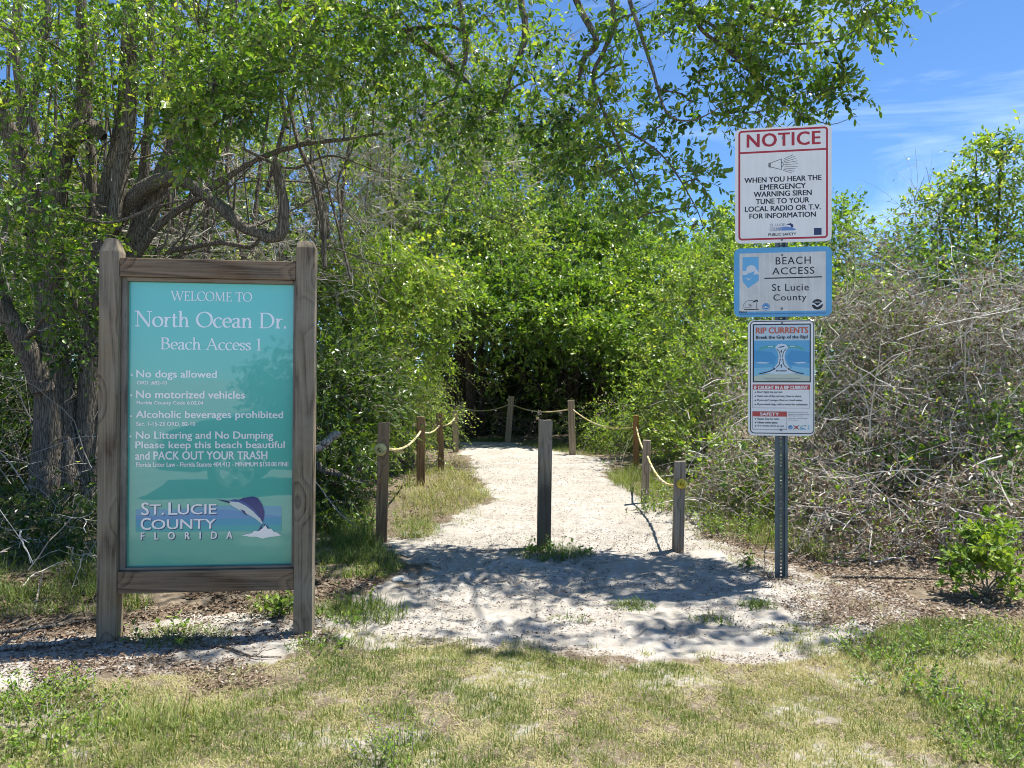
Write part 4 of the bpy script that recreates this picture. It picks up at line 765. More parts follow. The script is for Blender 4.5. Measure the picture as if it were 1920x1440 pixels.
VIO, VIOB, SEA, SEA2 = ink('print_violet', (0.21, 0.46, 0.60), .1), ink('print_violet_blue', (0.16, 0.36, 0.60), .1), ink('print_sea', (0.085, 0.40, 0.54), .1), ink('print_sea_green', (0.085, 0.47, 0.46), .1)
A.poly(z2([(283, 520), (330, 512), (520, 520), (700, 505), (800, 497), (1198, 499), (1198, 566), (1000, 566), (800, 566), (560, 572), (283, 572)]), VIO, 1)
A.poly(z2([(283, 555), (420, 560), (600, 545), (760, 520), (900, 525), (1010, 545), (1198, 563), (1198, 600), (283, 600)]), VIOB, 2)
A.poly(z2([(283, 585), (1198, 574), (1198, 625), (283, 640)]), SEA, 3); A.poly(z2([(283, 628), (1198, 615), (1198, 655), (283, 662)]), SEA2, 4)
A.build('sea_banner', panel); A = Art(FRW, 0.0116)
for dx, dy, m, ly in ((4, 5, NAVY, 5), (0, 0, PWHITE, 7)):
    for t, x0, y0, x1, y1, sp_ in (('S', 320, 476, 366, 556, 1), ('T.', 372, 488, 462, 552, 1), ('L', 490, 476, 545, 552, 1), ('UCIE', 550, 486, 790, 550, 1), ('C', 316, 572, 378, 648, 1), ('OUNTY', 384, 580, 786, 642, 1), ('FLORIDA', 317, 660, 890, 706, 3.1)):
        (q0, q1) = z2([(x0 + dx, y0 + dy), (x1 + dx, y1 + dy)]); A.text(t, q0[0], q0[1], q1[0], q1[1], m, ly, bold=0.02 if t != 'FLORIDA' else .035, spacing=sp_)
A.build('county_lettering', panel); A = Art(FRW, 0.0116)
SAIL, FISH, FISHB = ink('sail_navy', (0.04, 0.06, 0.21), .1), ink('fish_pale', (0.72, 0.78, 0.72), .1), ink('fish_blue', (0.07, 0.13, 0.36), .1)
A.poly(z2([(925, 462), (960, 447), (1020, 438), (1050, 448), (1078, 490), (1092, 535), (1088, 580), (1082, 600), (1062, 572), (1030, 530), (985, 492)]), SAIL, 9)
A.poly(z2([(862, 468), (900, 458), (935, 462), (985, 486), (1030, 524), (1064, 572), (1084, 612), (1072, 608), (1040, 580), (1000, 556), (950, 530), (905, 506), (878, 488)]), FISH, 10)
A.poly(z2([(862, 468), (900, 456), (940, 460), (990, 486), (1034, 526), (1066, 572), (1058, 570), (1022, 532), (975, 496), (930, 474), (890, 470)]), FISHB, 11)
A.poly(z2([(790, 456), (865, 466), (880, 478), (870, 480)]), NAVY, 11); A.poly(z2([(940, 516), (968, 528), (985, 560), (965, 548)]), SAIL, 11)
A.poly(z2([(1084, 606), (1075, 640), (1052, 658), (1062, 632)]), SAIL, 11); A.poly(z2([(1084, 606), (1108, 622), (1124, 640), (1100, 636)]), SAIL, 11)
A.poly(z2([(945, 686), (985, 672), (1012, 668), (1030, 652), (1056, 656), (1078, 640), (1098, 618), (1112, 640), (1134, 640), (1150, 658), (1172, 664), (1198, 682), (1160, 688), (1120, 692), (1080, 702), (1040, 690), (1000, 690), (970, 684)]), PWHITE, 12)
A.build('sailfish_emblem', panel)

# ------------------------------------------------------------------ metal post with three signs
bp = G(1464, 1088)
FRS = Frame(Vector((bp[0], bp[1], GZ(bp[0], bp[1]))), math.radians(-10), 0)
sp = empty('sign_post', FRS.loc, 'perforated grey metal post carrying three stacked warning and beach signs', 'sign post', rot=FRS.rot)
GALV = plain('galvanised_steel', (0.12, 0.155, 0.165), 0.55, 0.5, 0.45, 0.3, 9)
hz = FRS.at(1464, 250, 0)[1]
V, Fc = [], []
def quad(a, b, c, d): o = len(V); V.extend([a, b, c, d]); Fc.append([o, o + 1, o + 2, o + 3])
w2, hw, n_h = 0.021, 0.0055, int((hz + 0.3) / 0.0254)
for s_ in (-1, 1):
    quad((s_ * hw, 0, -0.3), (s_ * w2, 0, -0.3), (s_ * w2, 0, hz), (s_ * hw, 0, hz))
    quad((s_ * w2, 0, -0.3), (s_ * 0.026, -0.022, -0.3), (s_ * 0.026, -0.022, hz), (s_ * w2, 0, hz))
    quad((s_ * 0.026, -0.022, -0.3), (s_ * 0.043, -0.022, -0.3), (s_ * 0.043, -0.022, hz), (s_ * 0.026, -0.022, hz))
    quad((s_ * 0.043, -0.022, -0.3), (s_ * 0.043, -0.016, -0.3), (s_ * 0.043, -0.016, hz), (s_ * 0.043, -0.022, hz))
for i in range(n_h): z0 = -0.3 + i * 0.0254; quad((-hw, 0, z0), (hw, 0, z0), (hw, 0, z0 + 0.0144), (-hw, 0, z0 + 0.0144))
me = bpy.data.meshes.new('post'); me.from_pydata(V, [], Fc); me.materials.append(GALV); po = link('post', me, sp)
md = po.modifiers.new('thickness', 'SOLIDIFY'); md.thickness = 0.003; md.offset = 0
def plate(name, x0, y0, x1, y1, r, y, mat, label):
    a = Art(FRS, y); A_ = a.rrect(x0, y0, x1, y1, r); k_ = len(A_)
    V = [(p[0], y, p[1]) for p in A_] + [(p[0], y + 0.003, p[1]) for p in A_]
    Fc = [list(range(k_ - 1, -1, -1)), list(range(k_, 2 * k_))] + [[i, (i + 1) % k_, (i + 1) % k_ + k_, i + k_] for i in range(k_)]
    me = bpy.data.meshes.new(name); me.from_pydata(V, [], Fc); me.materials.append(mat)
    o = link(name, me, sp); o['label'] = label
    import bmesh
    bm = bmesh.new(); bm.from_mesh(me); bmesh.ops.recalc_face_normals(bm, faces=bm.faces); bm.to_mesh(me); bm.free()
    return o
def sheet(name, col, streak=0.12, rough=0.3, metal=0.0):
    k = NT(name); n = k.noise(k.coord((26, 26, 1.2)), 2.0, 4, 0.6); n2 = k.noise(k.coord((1, 1, 1)), 7, 5, 0.65)
    f = k.math('MULTIPLY', k.math('ADD', n, n2), 0.5)
    k.l(k.ramp(f, [(0.3, tuple(c * (1 - streak) for c in col)), (0.7, tuple(min(1, c * (1 + streak)) for c in col))]), k.b.inputs['Base Color'])
    k.b.inputs['Roughness'].default_value = rough; k.b.inputs['Metallic'].default_value = metal; return k.m
YF = -0.0265
BOLT = plain('bolt_steel', (0.22, 0.23, 0.23), 0.45, 0.5, 0.6)
def bolt(parent, px, py, r):
    c = FRS.at(px, py, YF); k_ = abs(FRS.at(px + r, py, YF)[0] - c[0]); n = 10; a = np.arange(n) / n * 2 * np.pi
    V = [(c[0] + k_ * math.cos(t), YF - 0.001, c[1] + k_ * math.sin(t)) for t in a] + [(c[0] + k_ * .7 * math.cos(t), YF - 0.006, c[1] + k_ * .7 * math.sin(t)) for t in a]
    Fc = [[i, (i + 1) % n, (i + 1) % n + n, i + n] for i in range(n)] + [list(range(n, 2 * n))]
    me = bpy.data.meshes.new('bolt'); me.from_pydata(V, [], Fc); me.materials.append(BOLT); return link('bolt', me, parent)
def z3(pts): return [(1360 + a / 6, 220 + b / 6) for a, b in pts]
# notice sign
NW = sheet('notice_white', (0.88, 0.85, 0.80), 0.06, 0.45)
ns = plate('notice_plate', 1378.3, 237.8, 1559.4, 454.6, 11, YF, NW, 'white metal notice plate with a red border and black warning text')
A = Art(FRS, YF); yk = lambda y: y
A.ring(1384.4, 241.3, 1552.4, 448.8, 7, 3.6, RED, 1)
A.poly([(1385.5, 285.6), (1552, 277.2), (1552, 280.8), (1385.5, 289.2)], RED, 2)
A.text('NOTICE', 1400.8, 248.8, 1537.8, 273.5, RED, 3, bold=0.035, spacing=1.08)
A.build('red_border', ns)
A = Art(FRS, YF)
for t, x0, y0, x1, y1 in (('WHEN YOU HEAR THE', 1396, 330.8, 1540, 340.6), ('EMERGENCY', 1425, 344.5, 1510.8, 354.5), ('WARNING SIREN', 1413.3, 357.8, 1521.7, 367.7), ('TUNE TO YOUR', 1417.5, 371.5, 1517.2, 381.3), ('LOCAL RADIO OR T.V.', 1397, 385.2, 1538.7, 394.9), ('FOR INFORMATION', 1405.3, 398.8, 1529.5, 408.3), ('PUBLIC SAFETY', 1440.8, 436.8, 1492.8, 441.8)):
    A.text(t, x0, y0, x1, y1, BLACK, 2, bold=0.034)
A.build('notice_lettering', ns)
A = Art(FRS, YF)
for q in ([(508, 516), (630, 468)], [(630, 465), (630, 592)], [(508, 558), (630, 588)], [(508, 512), (508, 562)], [(487, 516), (508, 512)], [(488, 516), (488, 560)], [(488, 558), (508, 560)], [(498, 516), (498, 560)], [(503, 560), (503, 576)]): A.stroke(z3(q), 0.95, BLACK, 2)
A.stroke(z3([(632, 502), (648, 515), (651, 530), (648, 545), (632, 558)]), 1.2, BLACK, 2, 12)
for q in ([(655, 470), (762, 420)], [(655, 486), (790, 435)], [(660, 500), (797, 462)], [(662, 514), (812, 490)], [(662, 532), (815, 522)], [(662, 550), (812, 552)], [(655, 570), (790, 580)], [(655, 586), (778, 607)], [(650, 598), (752, 627)]): A.stroke(z3(q), 0.8, BLACK, 2)
A.build('megaphone_drawing', ns)
A = Art(FRS, YF); FGREY = ink('print_faded', (0.42, 0.45, 0.52)); FBL = ink('print_faded_blue', (0.16, 0.28, 0.58))
A.text('ST. LUCIE', *z3([(502, 1196)])[0], *z3([(668, 1226)])[0], FGREY, 2, bold=.05); A.text('COUNTY', *z3([(500, 1238)])[0], *z3([(640, 1280)])[0], FGREY, 2, bold=.05)
A.poly(z3([(570, 1262), (620, 1236), (690, 1228), (760, 1240), (800, 1262), (770, 1272), (640, 1274)]), FBL, 1); A.poly(z3([(680, 1204), (735, 1190), (762, 1206), (766, 1232), (745, 1240), (730, 1215)]), NAVY, 2)
A.build('notice_emblem', ns); A = Art(FRS, YF)
A.rect(*z3([(997, 1244)])[0], *z3([(1083, 1322)])[0], plain('sticker_navy', (0.035, 0.055, 0.13), 0.4), 1)
A.build('sticker', ns)
bolt(ns, 1468, 258.5, 2.4); bolt(ns, 1466, 449.5, 2.2)
# beach access sign
BB = sheet('access_blue', (0.13, 0.40, 0.66), 0.10)
bs = plate('access_plate', 1376.2, 463.6, 1559.8, 593.8, 12, YF, BB, 'blue bordered silver plate with beach access lettering')
A = Art(FRS, YF); SILV = sheet('access_silver', (0.68, 0.66, 0.62), 0.2, 0.5, 0.0)
A.rect(1386.6, 473.4, 1548.4, 583.3, SILV, 1); A.build('silver_field', bs)
A = Art(FRS, YF)
for t, x0, y0, x1, y1, s_ in (('BEACH', 1454.4, 481.4, 1520, 495.4, 1.15), ('ACCESS', 1447.9, 501, 1526.9, 514.2, 1.1), ('St Lucie', 1447.5, 532, 1516.3, 545.2, 1.1), ('County', 1450, 551.4, 1512, 567, 1.1)): A.text(t, x0, y0, x1, y1, BLACK, 2, bold=0.012, spacing=s_)
A.stroke([(1433, 522), (1541, 519)], 2.3, BLACK, 2)
A.text('Funding by the National Oceanic and Atmospheric Administration and the Florida Department of Environmental Protection', 1386.5, 586, 1548.5, 590, NAVY, 2)
A.text('P70-54-7', 1386, 583.6, 1401, 587, BLACK, 3, bold=.05); A.build('access_lettering', bs)
def z4(pts): return [(1360 + a / 8, 440 + b / 8) for a, b in pts]
A = Art(FRS, YF); PALE = ink('print_pale', (0.70, 0.72, 0.74))
A.poly(z4([(258, 338), (500, 330), (500, 610), (258, 620)]), SKYB, 2)
A.disc(*z4([(388, 530)])[0], 9.4, PALE, 3); A.poly(z4([(258, 545), (330, 548), (450, 500), (500, 560), (500, 595), (258, 605)]), PALE, 4)
A.poly(z4([(258, 612), (320, 600), (440, 545), (420, 600), (500, 612), (500, 690), (345, 805), (270, 720), (258, 680)]), SKYB, 5)
A.poly(z4([(300, 640), (350, 690), (400, 630), (355, 665)]), PALE, 6); A.poly(z4([(345, 575), (375, 560), (330, 605)]), SKYB, 6)
FADE = ink('print_faded_pink', (0.5, 0.5, 0.54))
for i, (a, b) in enumerate(((770, 785), (800, 818), (838, 855), (872, 888))): A.text(('Florida', 'Coastal', 'Management', 'Program')[i], *z4([(410 - 80 * (i == 2), a)])[0], *z4([(495, b)])[0], FADE, 2)
A.build('coast_emblem', bs); A = Art(FRS, YF)
A.stroke(z4([(262, 1110), (275, 1050), (320, 1000), (370, 985), (420, 992)]), 0.8, BLACK, 2, 16); A.stroke(z4([(462, 1010), (470, 1060), (466, 1110)]), 0.7, BLACK, 2)
A.poly(z4([(405, 1010), (440, 985), (465, 975), (495, 990), (490, 1010), (462, 1000), (430, 1020)]), BLACK, 2)
A.poly(z4([(335, 1030), (370, 1052), (395, 1045), (380, 1062), (400, 1080), (366, 1066)]), BLACK, 2); A.text('FLORIDA', *z4([(290, 1085)])[0], *z4([(385, 1098)])[0], BLACK, 2); A.stroke(z4([(280, 1126), (505, 1118)]), 1.6, BLACK, 2)
A.build('palm_emblem', bs); A = Art(FRS, YF)
A.disc(*z4([(610, 1082)])[0], 7.4, BLUE, 2); A.disc(*z4([(610, 1082)])[0], 6.2, PALE, 3); A.disc(*z4([(610, 1080)])[0], 5.4, BLUE, 4); A.poly(z4([(570, 1092), (600, 1070), (650, 1088), (610, 1098)]), PALE, 5)
A.build('round_emblem', bs); A = Art(FRS, YF)
A.disc(*z4([(1380, 1045)])[0], 10.4, BLACK, 2, 36)
A.poly(z4([(1292, 1020), (1325, 1022), (1372, 1062), (1390, 1060), (1440, 1010), (1470, 1000), (1468, 1030), (1395, 1078), (1368, 1082), (1330, 1048), (1292, 1050)]), PALE, 3); A.text('NOAA', *z4([(1342, 1002)])[0], *z4([(1420, 1022)])[0], PALE, 4, bold=.03)
A.build('gull_emblem', bs)
bolt(bs, 1466.5, 478, 2.4); bolt(bs, 1466, 578.8, 2.5)
# rip current sign
RW = sheet('rip_white', (0.86, 0.85, 0.82), 0.06, 0.45)
rs = plate('rip_current_plate', 1402.4, 600.2, 1527.4, 817, 11, YF, RW, 'tall white plate with a blue rip current picture and red text bars')
def z5(pts): return [(1380 + a / 6, 590 + b / 6) for a, b in pts]
def z5r(a, b, c, d): return (*z5([(a, b)])[0], *z5([(c, d)])[0])
ORG, BRK = ink('print_orange_red', (0.62, 0.13, 0.06)), ink('print_brick_red', (0.50, 0.075, 0.065))
SE1, SE2, SE3, SND, GRN, FOAM = ink('picture_sea', (0.13, 0.42, 0.66)), ink('picture_sea_deep', (0.08, 0.33, 0.60)), ink('picture_sea_pale', (0.25, 0.56, 0.74)), ink('picture_sand', (0.56, 0.62, 0.50)), ink('picture_green', (0.10, 0.42, 0.33)), ink('picture_foam', (0.66, 0.76, 0.82))
A = Art(FRS, YF)
A.ring(*z5r(158, 68, 880, 1340), 8.5, 1.7, BLACK, 1)
A.rect(*z5r(188, 103, 842, 762), BLACK, 1); A.rect(*z5r(203, 116, 828, 290), ink('picture_mist', (0.55, 0.66, 0.72)), 2); A.rect(*z5r(203, 290, 828, 748), SE1, 2)
A.poly(z5([(203, 400), (400, 420), (460, 480), (430, 560), (203, 520)]), SE2, 3); A.poly(z5([(828, 420), (620, 400), (560, 480), (600, 570), (828, 540)]), SE2, 3)
A.poly(z5([(203, 600), (400, 590), (450, 640), (203, 690)]), SE3, 3); A.poly(z5([(828, 600), (640, 580), (590, 640), (828, 690)]), SE3, 3)
A.poly(z5([(203, 690), (350, 668), (510, 650), (680, 668), (828, 690), (828, 748), (203, 748)]), SND, 4)
A.poly(z5([(440, 370), (470, 335), (510, 325), (560, 335), (590, 370), (560, 410), (545, 470), (560, 540), (610, 610), (680, 660), (510, 670), (330, 660), (420, 610), (470, 540), (480, 470), (465, 410)]), FOAM, 5)
for sx in (1, -1):
    m_ = (lambda x: x) if sx == 1 else (lambda x: 1022 - x)
    A.poly(z5([(m_(245), 415), (m_(270), 375), (m_(340), 350), (m_(440), 345), (m_(440), 372), (m_(350), 372), (m_(290), 390)]), GRN, 5); A.rect(*z5r(min(m_(362), m_(415)), 353, max(m_(362), m_(415)), 362), FOAM, 6)
    A.poly(z5([(m_(222), 545), (m_(270), 530), (m_(320), 535), (m_(385), 540), (m_(330), 550)]), FOAM, 5)
    A.stroke(z5([(m_(458), 382), (m_(490), 425), (m_(498), 482)]), 1.3, BLACK, 7, 12); A.stroke(z5([(m_(450), 595), (m_(485), 560), (m_(497), 500)]), 1.4, BLACK, 7, 12); A.stroke(z5([(m_(262), 665), (m_(370), 640), (m_(440), 606)]), 1.9, BLACK, 7, 12)
    A.poly(z5([(m_(445), 598), (m_(418), 600), (m_(436), 622)]), BLACK, 8); A.poly(z5([(m_(497), 490), (m_(487), 512), (m_(505), 512)]), BLACK, 8)
for a_, b_ in ((395, 428), (555, 598)): A.stroke(z5([(509, b_), (509, a_ + 12)]), 1.6, BLACK, 7); A.poly(z5([(509, a_), (497, a_ + 20), (521, a_ + 20)]), BLACK, 8)
A.poly(z5([(470, 366), (505, 358), (545, 350), (540, 362), (500, 372)]), NAVY, 8); A.text('RIP CURRENT', *z5r(450, 624, 570, 640), BLACK, 8, bold=.04)
A.text('Rip currents are powerful currents of water moving away from shore.', *z5r(312, 712, 722, 724), NAVY, 8); A.text('They can sweep even the strongest swimmer out to sea.', *z5r(350, 732, 682, 744), NAVY, 8)
A.build('rip_current_picture', rs)
A = Art(FRS, YF)
A.text('RIP CURRENTS', *z5r(226, 142, 810, 210), ORG, 9, bold=.035); A.text('Break the Grip of the Rip!', *z5r(226, 235, 806, 280), BLACK, 9, bold=.035)
A.rect(*z5r(187, 785, 832, 843), BRK, 2); A.text('IF CAUGHT IN A RIP CURRENT', *z5r(206, 800, 808, 838), WHITE, 3, bold=.04)
A.ring(*z5r(187, 785, 832, 1052), 0.6, 0.6, BLACK, 1); A.ring(*z5r(184, 1088, 573, 1293), 0.6, 0.6, BLACK, 1)
for t, y_, x1 in (("Don't fight the current", 872, 522), ('Swim out of the current, then to shore', 918, 733), ("If you can't escape, float or tread water", 964, 748), ('If you need help, call or wave for assistance', 1012, 803)):
    A.disc(*z5([(217, y_)])[0], 1.3, BLACK, 2, 10); A.text(t, *z5r(240, y_ - 14, x1, y_ + 14), BLACK, 2, bold=.035)
A.rect(*z5r(185, 1089, 573, 1146), BRK, 2); A.text('SAFETY', *z5r(272, 1102, 482, 1134), WHITE, 3, bold=.05)
for t, y_, x1 in (('Know how to swim', 1172, 484), ('Never swim alone', 1213, 466), ("If in doubt, don't go out", 1252, 540)): A.disc(*z5([(220, y_)])[0], 1.3, BLACK, 2, 10); A.text(t, *z5r(244, y_ - 12, x1, y_ + 12), BLACK, 2, bold=.035)
for t, y_, x1 in (('More information about rip', 1102, 808), ('currents can be found at the', 1122, 826), ('following web sites', 1140, 752), ('www.ripcurrents.noaa.gov', 1168, 806), ('www.usla.org', 1187, 700)): A.text(t, *z5r(586, y_ - 7, x1, y_ + 7), BLACK, 2)
A.build('rip_lettering', rs)
A = Art(FRS, YF)
A.disc(*z5([(612, 1268)])[0], 4.2, BLUE, 2); A.poly(z5([(590, 1262), (612, 1275), (634, 1260), (614, 1285)]), PALE, 3)
A.stroke(z5([(645, 1245), (710, 1292)]), 1.3, BLACK, 2); A.stroke(z5([(710, 1245), (645, 1292)]), 1.3, BLACK, 3); A.disc(*z5([(678, 1268)])[0], 2.6, BRK, 4, 14)
A.stroke(z5([(718, 1290), (730, 1262), (760, 1250), (785, 1256)]), 1.4, GRN, 2, 12); A.poly(z5([(720, 1293), (740, 1270), (775, 1282), (792, 1293)]), SE1, 2); A.poly(z5([(765, 1252), (788, 1244), (790, 1256)]), BLACK, 3)
A.rect(*z5r(806, 1246, 826, 1262), SE3, 2); A.rect(*z5r(808, 1272, 824, 1290), SE1, 2)
A.build('rip_emblem', rs)
bolt(rs, 1466.5, 606, 2.2); bolt(rs, 1464.5, 806, 2.6)

# ------------------------------------------------------------------ rope fence
W1 = wood('fence_wood_brown', (0.085, 0.042, 0.017), (0.30, 0.175, 0.08), (0.38, 0.25, 0.135), 'z', 2.2, grey=0.12)
W2 = wood('fence_wood_grey', (0.13, 0.088, 0.055), (0.37, 0.285, 0.20), (0.48, 0.395, 0.30), 'z', 5.2, grey=0.3)
W3 = wood('fence_wood_orange', (0.14, 0.065, 0.022), (0.40, 0.21, 0.085), (0.46, 0.28, 0.14), 'z', 8.4, grey=0.05)
W4 = wood('fence_wood_stained', (0.11, 0.075, 0.042), (0.36, 0.27, 0.165), (0.46, 0.365, 0.24), 'z', 9.9, stain=(0.72, 0.95), grey=0.4)
posts = [ # base px, base py, top px, top py, width px, yaw, material, label
    (713, 1022, 718, 794, 24, 8, W1, 'brown square fence post with a knotted rope end nearest on the left of the path'),
    (788, 912, 788, 781, 16, 14, W1, 'brown fence post standing in tall grass, second in the left row'),
    (827, 884, 823, 774, 12.5, 10, W1, 'slim brown fence post in the left row between the grass-footed post and the pale post'),
    (854, 848, 853, 768, 11, 5, W2, 'pale grey-brown fence post at the far end of the left row where the path bends'),
    (866, 826, 866, 752, 10.5, 0, W4, 'dark shaded fence post against the dark hollow at the far left of the bend'),
    (952, 829, 959, 742, 11.5, 0, W2, 'far fence post leaning to the right in front of the dark hollow'),
    (1074, 852, 1071, 749, 12.5, -6, W2, 'far grey-brown fence post between the dark hollow and the feathery fern'),
    (1194, 876, 1193, 781, 12, -12, W3, 'orange-brown fence post on the right in front of the ferns'),
    (1210, 945, 1214, 826, 16, -12, W2, 'weathered fence post leaning slightly right, second from the front in the right row'),
    (1273, 1036, 1277, 866, 21, -6, W2, 'short grey fence post with a yellow rope knot nearest on the right of the path')]
PO = []
for bx, by, tx, ty, w, yaw, m, lab in posts:
    d = Gd(by); b = G(bx, by); h = (by - ty) / F * d; hw_ = w / F * d / 2 * (0.9 if abs(yaw) > 7 else 0.97)
    o = board('fence_post', m, None, -hw_, hw_, -hw_, hw_, -0.25, h, 0.006)
    lean = math.atan2((tx - bx) / F * d, h)
    o.rotation_euler = (0, lean, math.radians(yaw)); o.location = (b[0] - math.sin(lean) * 0.25, d + hw_, -0.25 * math.cos(lean) + GZ(b[0], d))
    tag(o, lab, 'fence post', 'posts of the rope fence'); PO.append((b, d, hw_))
b = G(1020, 1030); h = 241 / F * b[1]
o = board('bollard', W4, None, -0.056, 0.056, -0.056, 0.056, -0.25, h, 0.006); ln = math.radians(0.8)
o.rotation_euler = (0, ln, math.radians(3)); o.location = (b[0] - 0.004, b[1] + 0.056, -0.25 + GZ(b[0], b[1])); tag(o, 'free-standing grey timber post stained dark below in the middle of the sand path', 'post')
k = NT('yellow_rope'); tw = k.n('TexWave', Scale=22.0, Distortion=1.5); k.l(k.coord((1, 1, 1)), tw.inputs['Vector']); rn = k.noise(k.coord((1, 1, 1)), 5, 3)
rc = k.mix(k.ramp(rn, [(0.4, (0, 0, 0)), (0.62, (1, 1, 1))]), (0.58, 0.47, 0.16), (0.64, 0.58, 0.38)); k.l(k.mix(0.5, rc, k.ramp(tw.outputs[0], [(0.2, (0.55, 0.55, 0.5)), (0.6, (1, 1, 1))]), 'MULTIPLY'), k.b.inputs['Base Color']); k.b.inputs['Roughness'].default_value = 0.75
k.bump(tw.outputs[0], 0.6, 0.006); ROPE = k.m
YEL = plain('rope_yellow_knot', (0.68, 0.52, 0.06), 0.7, 0.2, 0, 0.3, 30); ROPEW = plain('rope_end_white', (0.72, 0.69, 0.6), 0.8, 0.2)
def rope(name, label, segs, r=0.0125):
    B = Parts(); org = P(*segs[0][0])
    pts = []
    for a, b, sag in segs:
        A_, B__ = P(*a), P(*b); t = np.linspace(0, 1, 17)[:, None]; q = A_ * (1 - t) + B__ * t; q[:, 2] -= sag * 4 * t[:, 0] * (1 - t[:, 0]); pts.append(q if not pts else q[1:])
    p = np.concatenate(pts)[None]; v, q = tubes(p - org, np.full(p.shape[:2], r), 8); B.add(v, q, 0, 0.5, True)
    o = B.build(name, [ROPE]); o.location = org; tag(o, label, 'rope'); return o
def pd(i): return PO[i][1] + PO[i][2]
rl = rope('rope', 'yellow-tan rope slung through the posts along the left side of the path', [((713, 842, PO[0][1] - 0.012), (718, 840, pd(0)), 0), ((718, 840, pd(0)), (789, 808, pd(1)), 0.10), ((789, 808, pd(1)), (824, 797, pd(2)), 0.07), ((824, 797, pd(2)), (853, 783, pd(3)), 0.06)], 0.0135)
rr = rope('rope', 'yellow rope slung around the back of the bend and down the path\'s right side', [((866, 764, pd(4)), (957, 757, pd(5)), 0.12), ((957, 757, pd(5)), (1072, 766, pd(6)), 0.12), ((1072, 766, pd(6)), (1193, 800, pd(7)), 0.16), ((1193, 800, pd(7)), (1213, 853, pd(8)), 0.07), ((1213, 853, pd(8)), (1276, 907, pd(9)), 0.13), ((1276, 907, pd(9)), (1277, 907, PO[9][1] - 0.02), 0)], 0.0125)
def knot(parent, px, py, d, r, mats, seed):
    rng = np.random.default_rng(seed); B = Parts(); c = P(px, py, d) - np.array(parent.location)
    for i, (rad, tube, tilt) in enumerate(((r, r * 0.42, 0.2), (r * 0.8, r * 0.4, 1.0), (r * 0.75, r * 0.38, 1.9))):
        a = np.linspace(0, 2 * np.pi, 19)
        ring = np.stack([np.cos(a) * rad, np.sin(a * 2 + i) * r * 0.22 - 0.006 * i, np.sin(a) * rad], 1)
        ca, sa = math.cos(tilt), math.sin(tilt); ring = ring @ np.array([[ca, sa * 0.5, sa], [0, 1, 0], [-sa, 0, ca]]).T * 0.92
        v, q = tubes((ring + c)[None], np.full((1, 19), tube), 8); B.add(v, q, 0, 0.5, True)
    st = np.array([c + np.array([0, -r * 0.2, 0]), c + np.array([0.004, -r * 0.9, -0.004]), c + np.array([0.006, -r * 1.25, -0.01])])
    v, q = tubes(st[None], np.array([[r * 0.3, r * 0.3, r * 0.22]]), 8); B.add(v, q, 0, 0.5, True)
    B.build('knot', mats, parent)
knot(rl, 713, 843, PO[0][1] - 0.03, 0.042, [plain('rope_cream_knot', (0.55, 0.47, 0.20), 0.75, 0.2, 0, 0.3, 30), ROPEW], 1); knot(rr, 1277.5, 907, PO[9][1] - 0.03, 0.031, [YEL], 2)

# ------------------------------------------------------------------ grass, litter, weeds, sticks
def gz(x, y):
    z = ground_z(x, y); s = sand_mask(x, y); f = fbm(x * 5.5, y * 5.5, 31, 3)
    return z + (s * 0.03 + (1 - s) * 0.03) * (f - 0.5) + 0.006 * (1 - s) - s * np.clip(0.42 - fbm(x * 8, y * 8, 77, 2), 0, 1) * 0.055
def blades(rng, B, pos, h, w, lean, tint, mi=0):
    N = len(pos); a = rng.uniform(0, 6.283, N); d = np.stack([np.cos(a), np.sin(a), np.zeros(N)], 1); s = np.stack([-np.sin(a), np.cos(a), np.zeros(N)], 1)
    h, w, lean = [np.broadcast_to(x, (N,))[:, None] for x in (h, w, lean)]
    up = np.array([0, 0, 1.0]); c = np.cos(lean); sn = np.sin(lean); c2 = np.cos(lean * 1.7); s2 = np.sin(lean * 1.7)
    p0 = pos; p1 = pos + (up * c + d * sn) * h * 0.5; p2 = p1 + (up * c2 + d * s2) * h * 0.5
    p1[:, 2] = np.maximum(p1[:, 2], pos[:, 2] + 0.003); p2[:, 2] = np.maximum(p2[:, 2], pos[:, 2] + 0.002)
    V = np.stack([p0 - s * w, p0 + s * w, p1 - s * w * 0.8, p1 + s * w * 0.8, p2 - s * w * 0.15, p2 + s * w * 0.15], 1).reshape(-1, 3)
    i = (np.arange(N) * 6)[:, None]; Qd = np.concatenate([i + np.array([[0, 1, 3, 2]]), i + np.array([[2, 3, 5, 4]])], 1).reshape(-1, 4)
    B.add(V, Qd, mi, np.repeat(np.clip(tint, 0, 1), 6))
def scatter_px(rng, poly_px, n):
    """points of the ground inside a polygon given by photo pixels, even in area"""
    pg = np.array([G(*q)[:2] for q in poly_px]); lo, hi = pg.min(0), pg.max(0); out = []
    while sum(map(len, out)) < n:
        x, y = rng.uniform(lo[0], hi[0], n * 3), rng.uniform(lo[1], hi[1], n * 3); m = poly_sd(x, y, pg) > 0; out.append(np.stack([x[m], y[m]], 1))
    return np.concatenate(out)[:n]
rng = np.random.default_rng(5)
LW = [(-900, 1290), (0, 1262), (160, 1252), (330, 1255), (500, 1238), (700, 1214), (850, 1200), (1000, 1215), (1200, 1240), (1420, 1243), (1560, 1228), (1640, 1185), (1760, 1160), (2500, 1150), (2900, 1600), (-1200, 1600)]
B = Parts()
p = scatter_px(rng, LW, 480000)
pn1 = fbm(p[:, 0] * 1.9, p[:, 1] * 1.9, 51, 4); pn2 = fbm(p[:, 0] * 6, p[:, 1] * 6, 52, 3); pn3 = fbm(p[:, 0] * 1.3 + 9, p[:, 1] * 1.3, 53, 3)
edge = poly_sd(p[:, 0], p[:, 1], PATH)
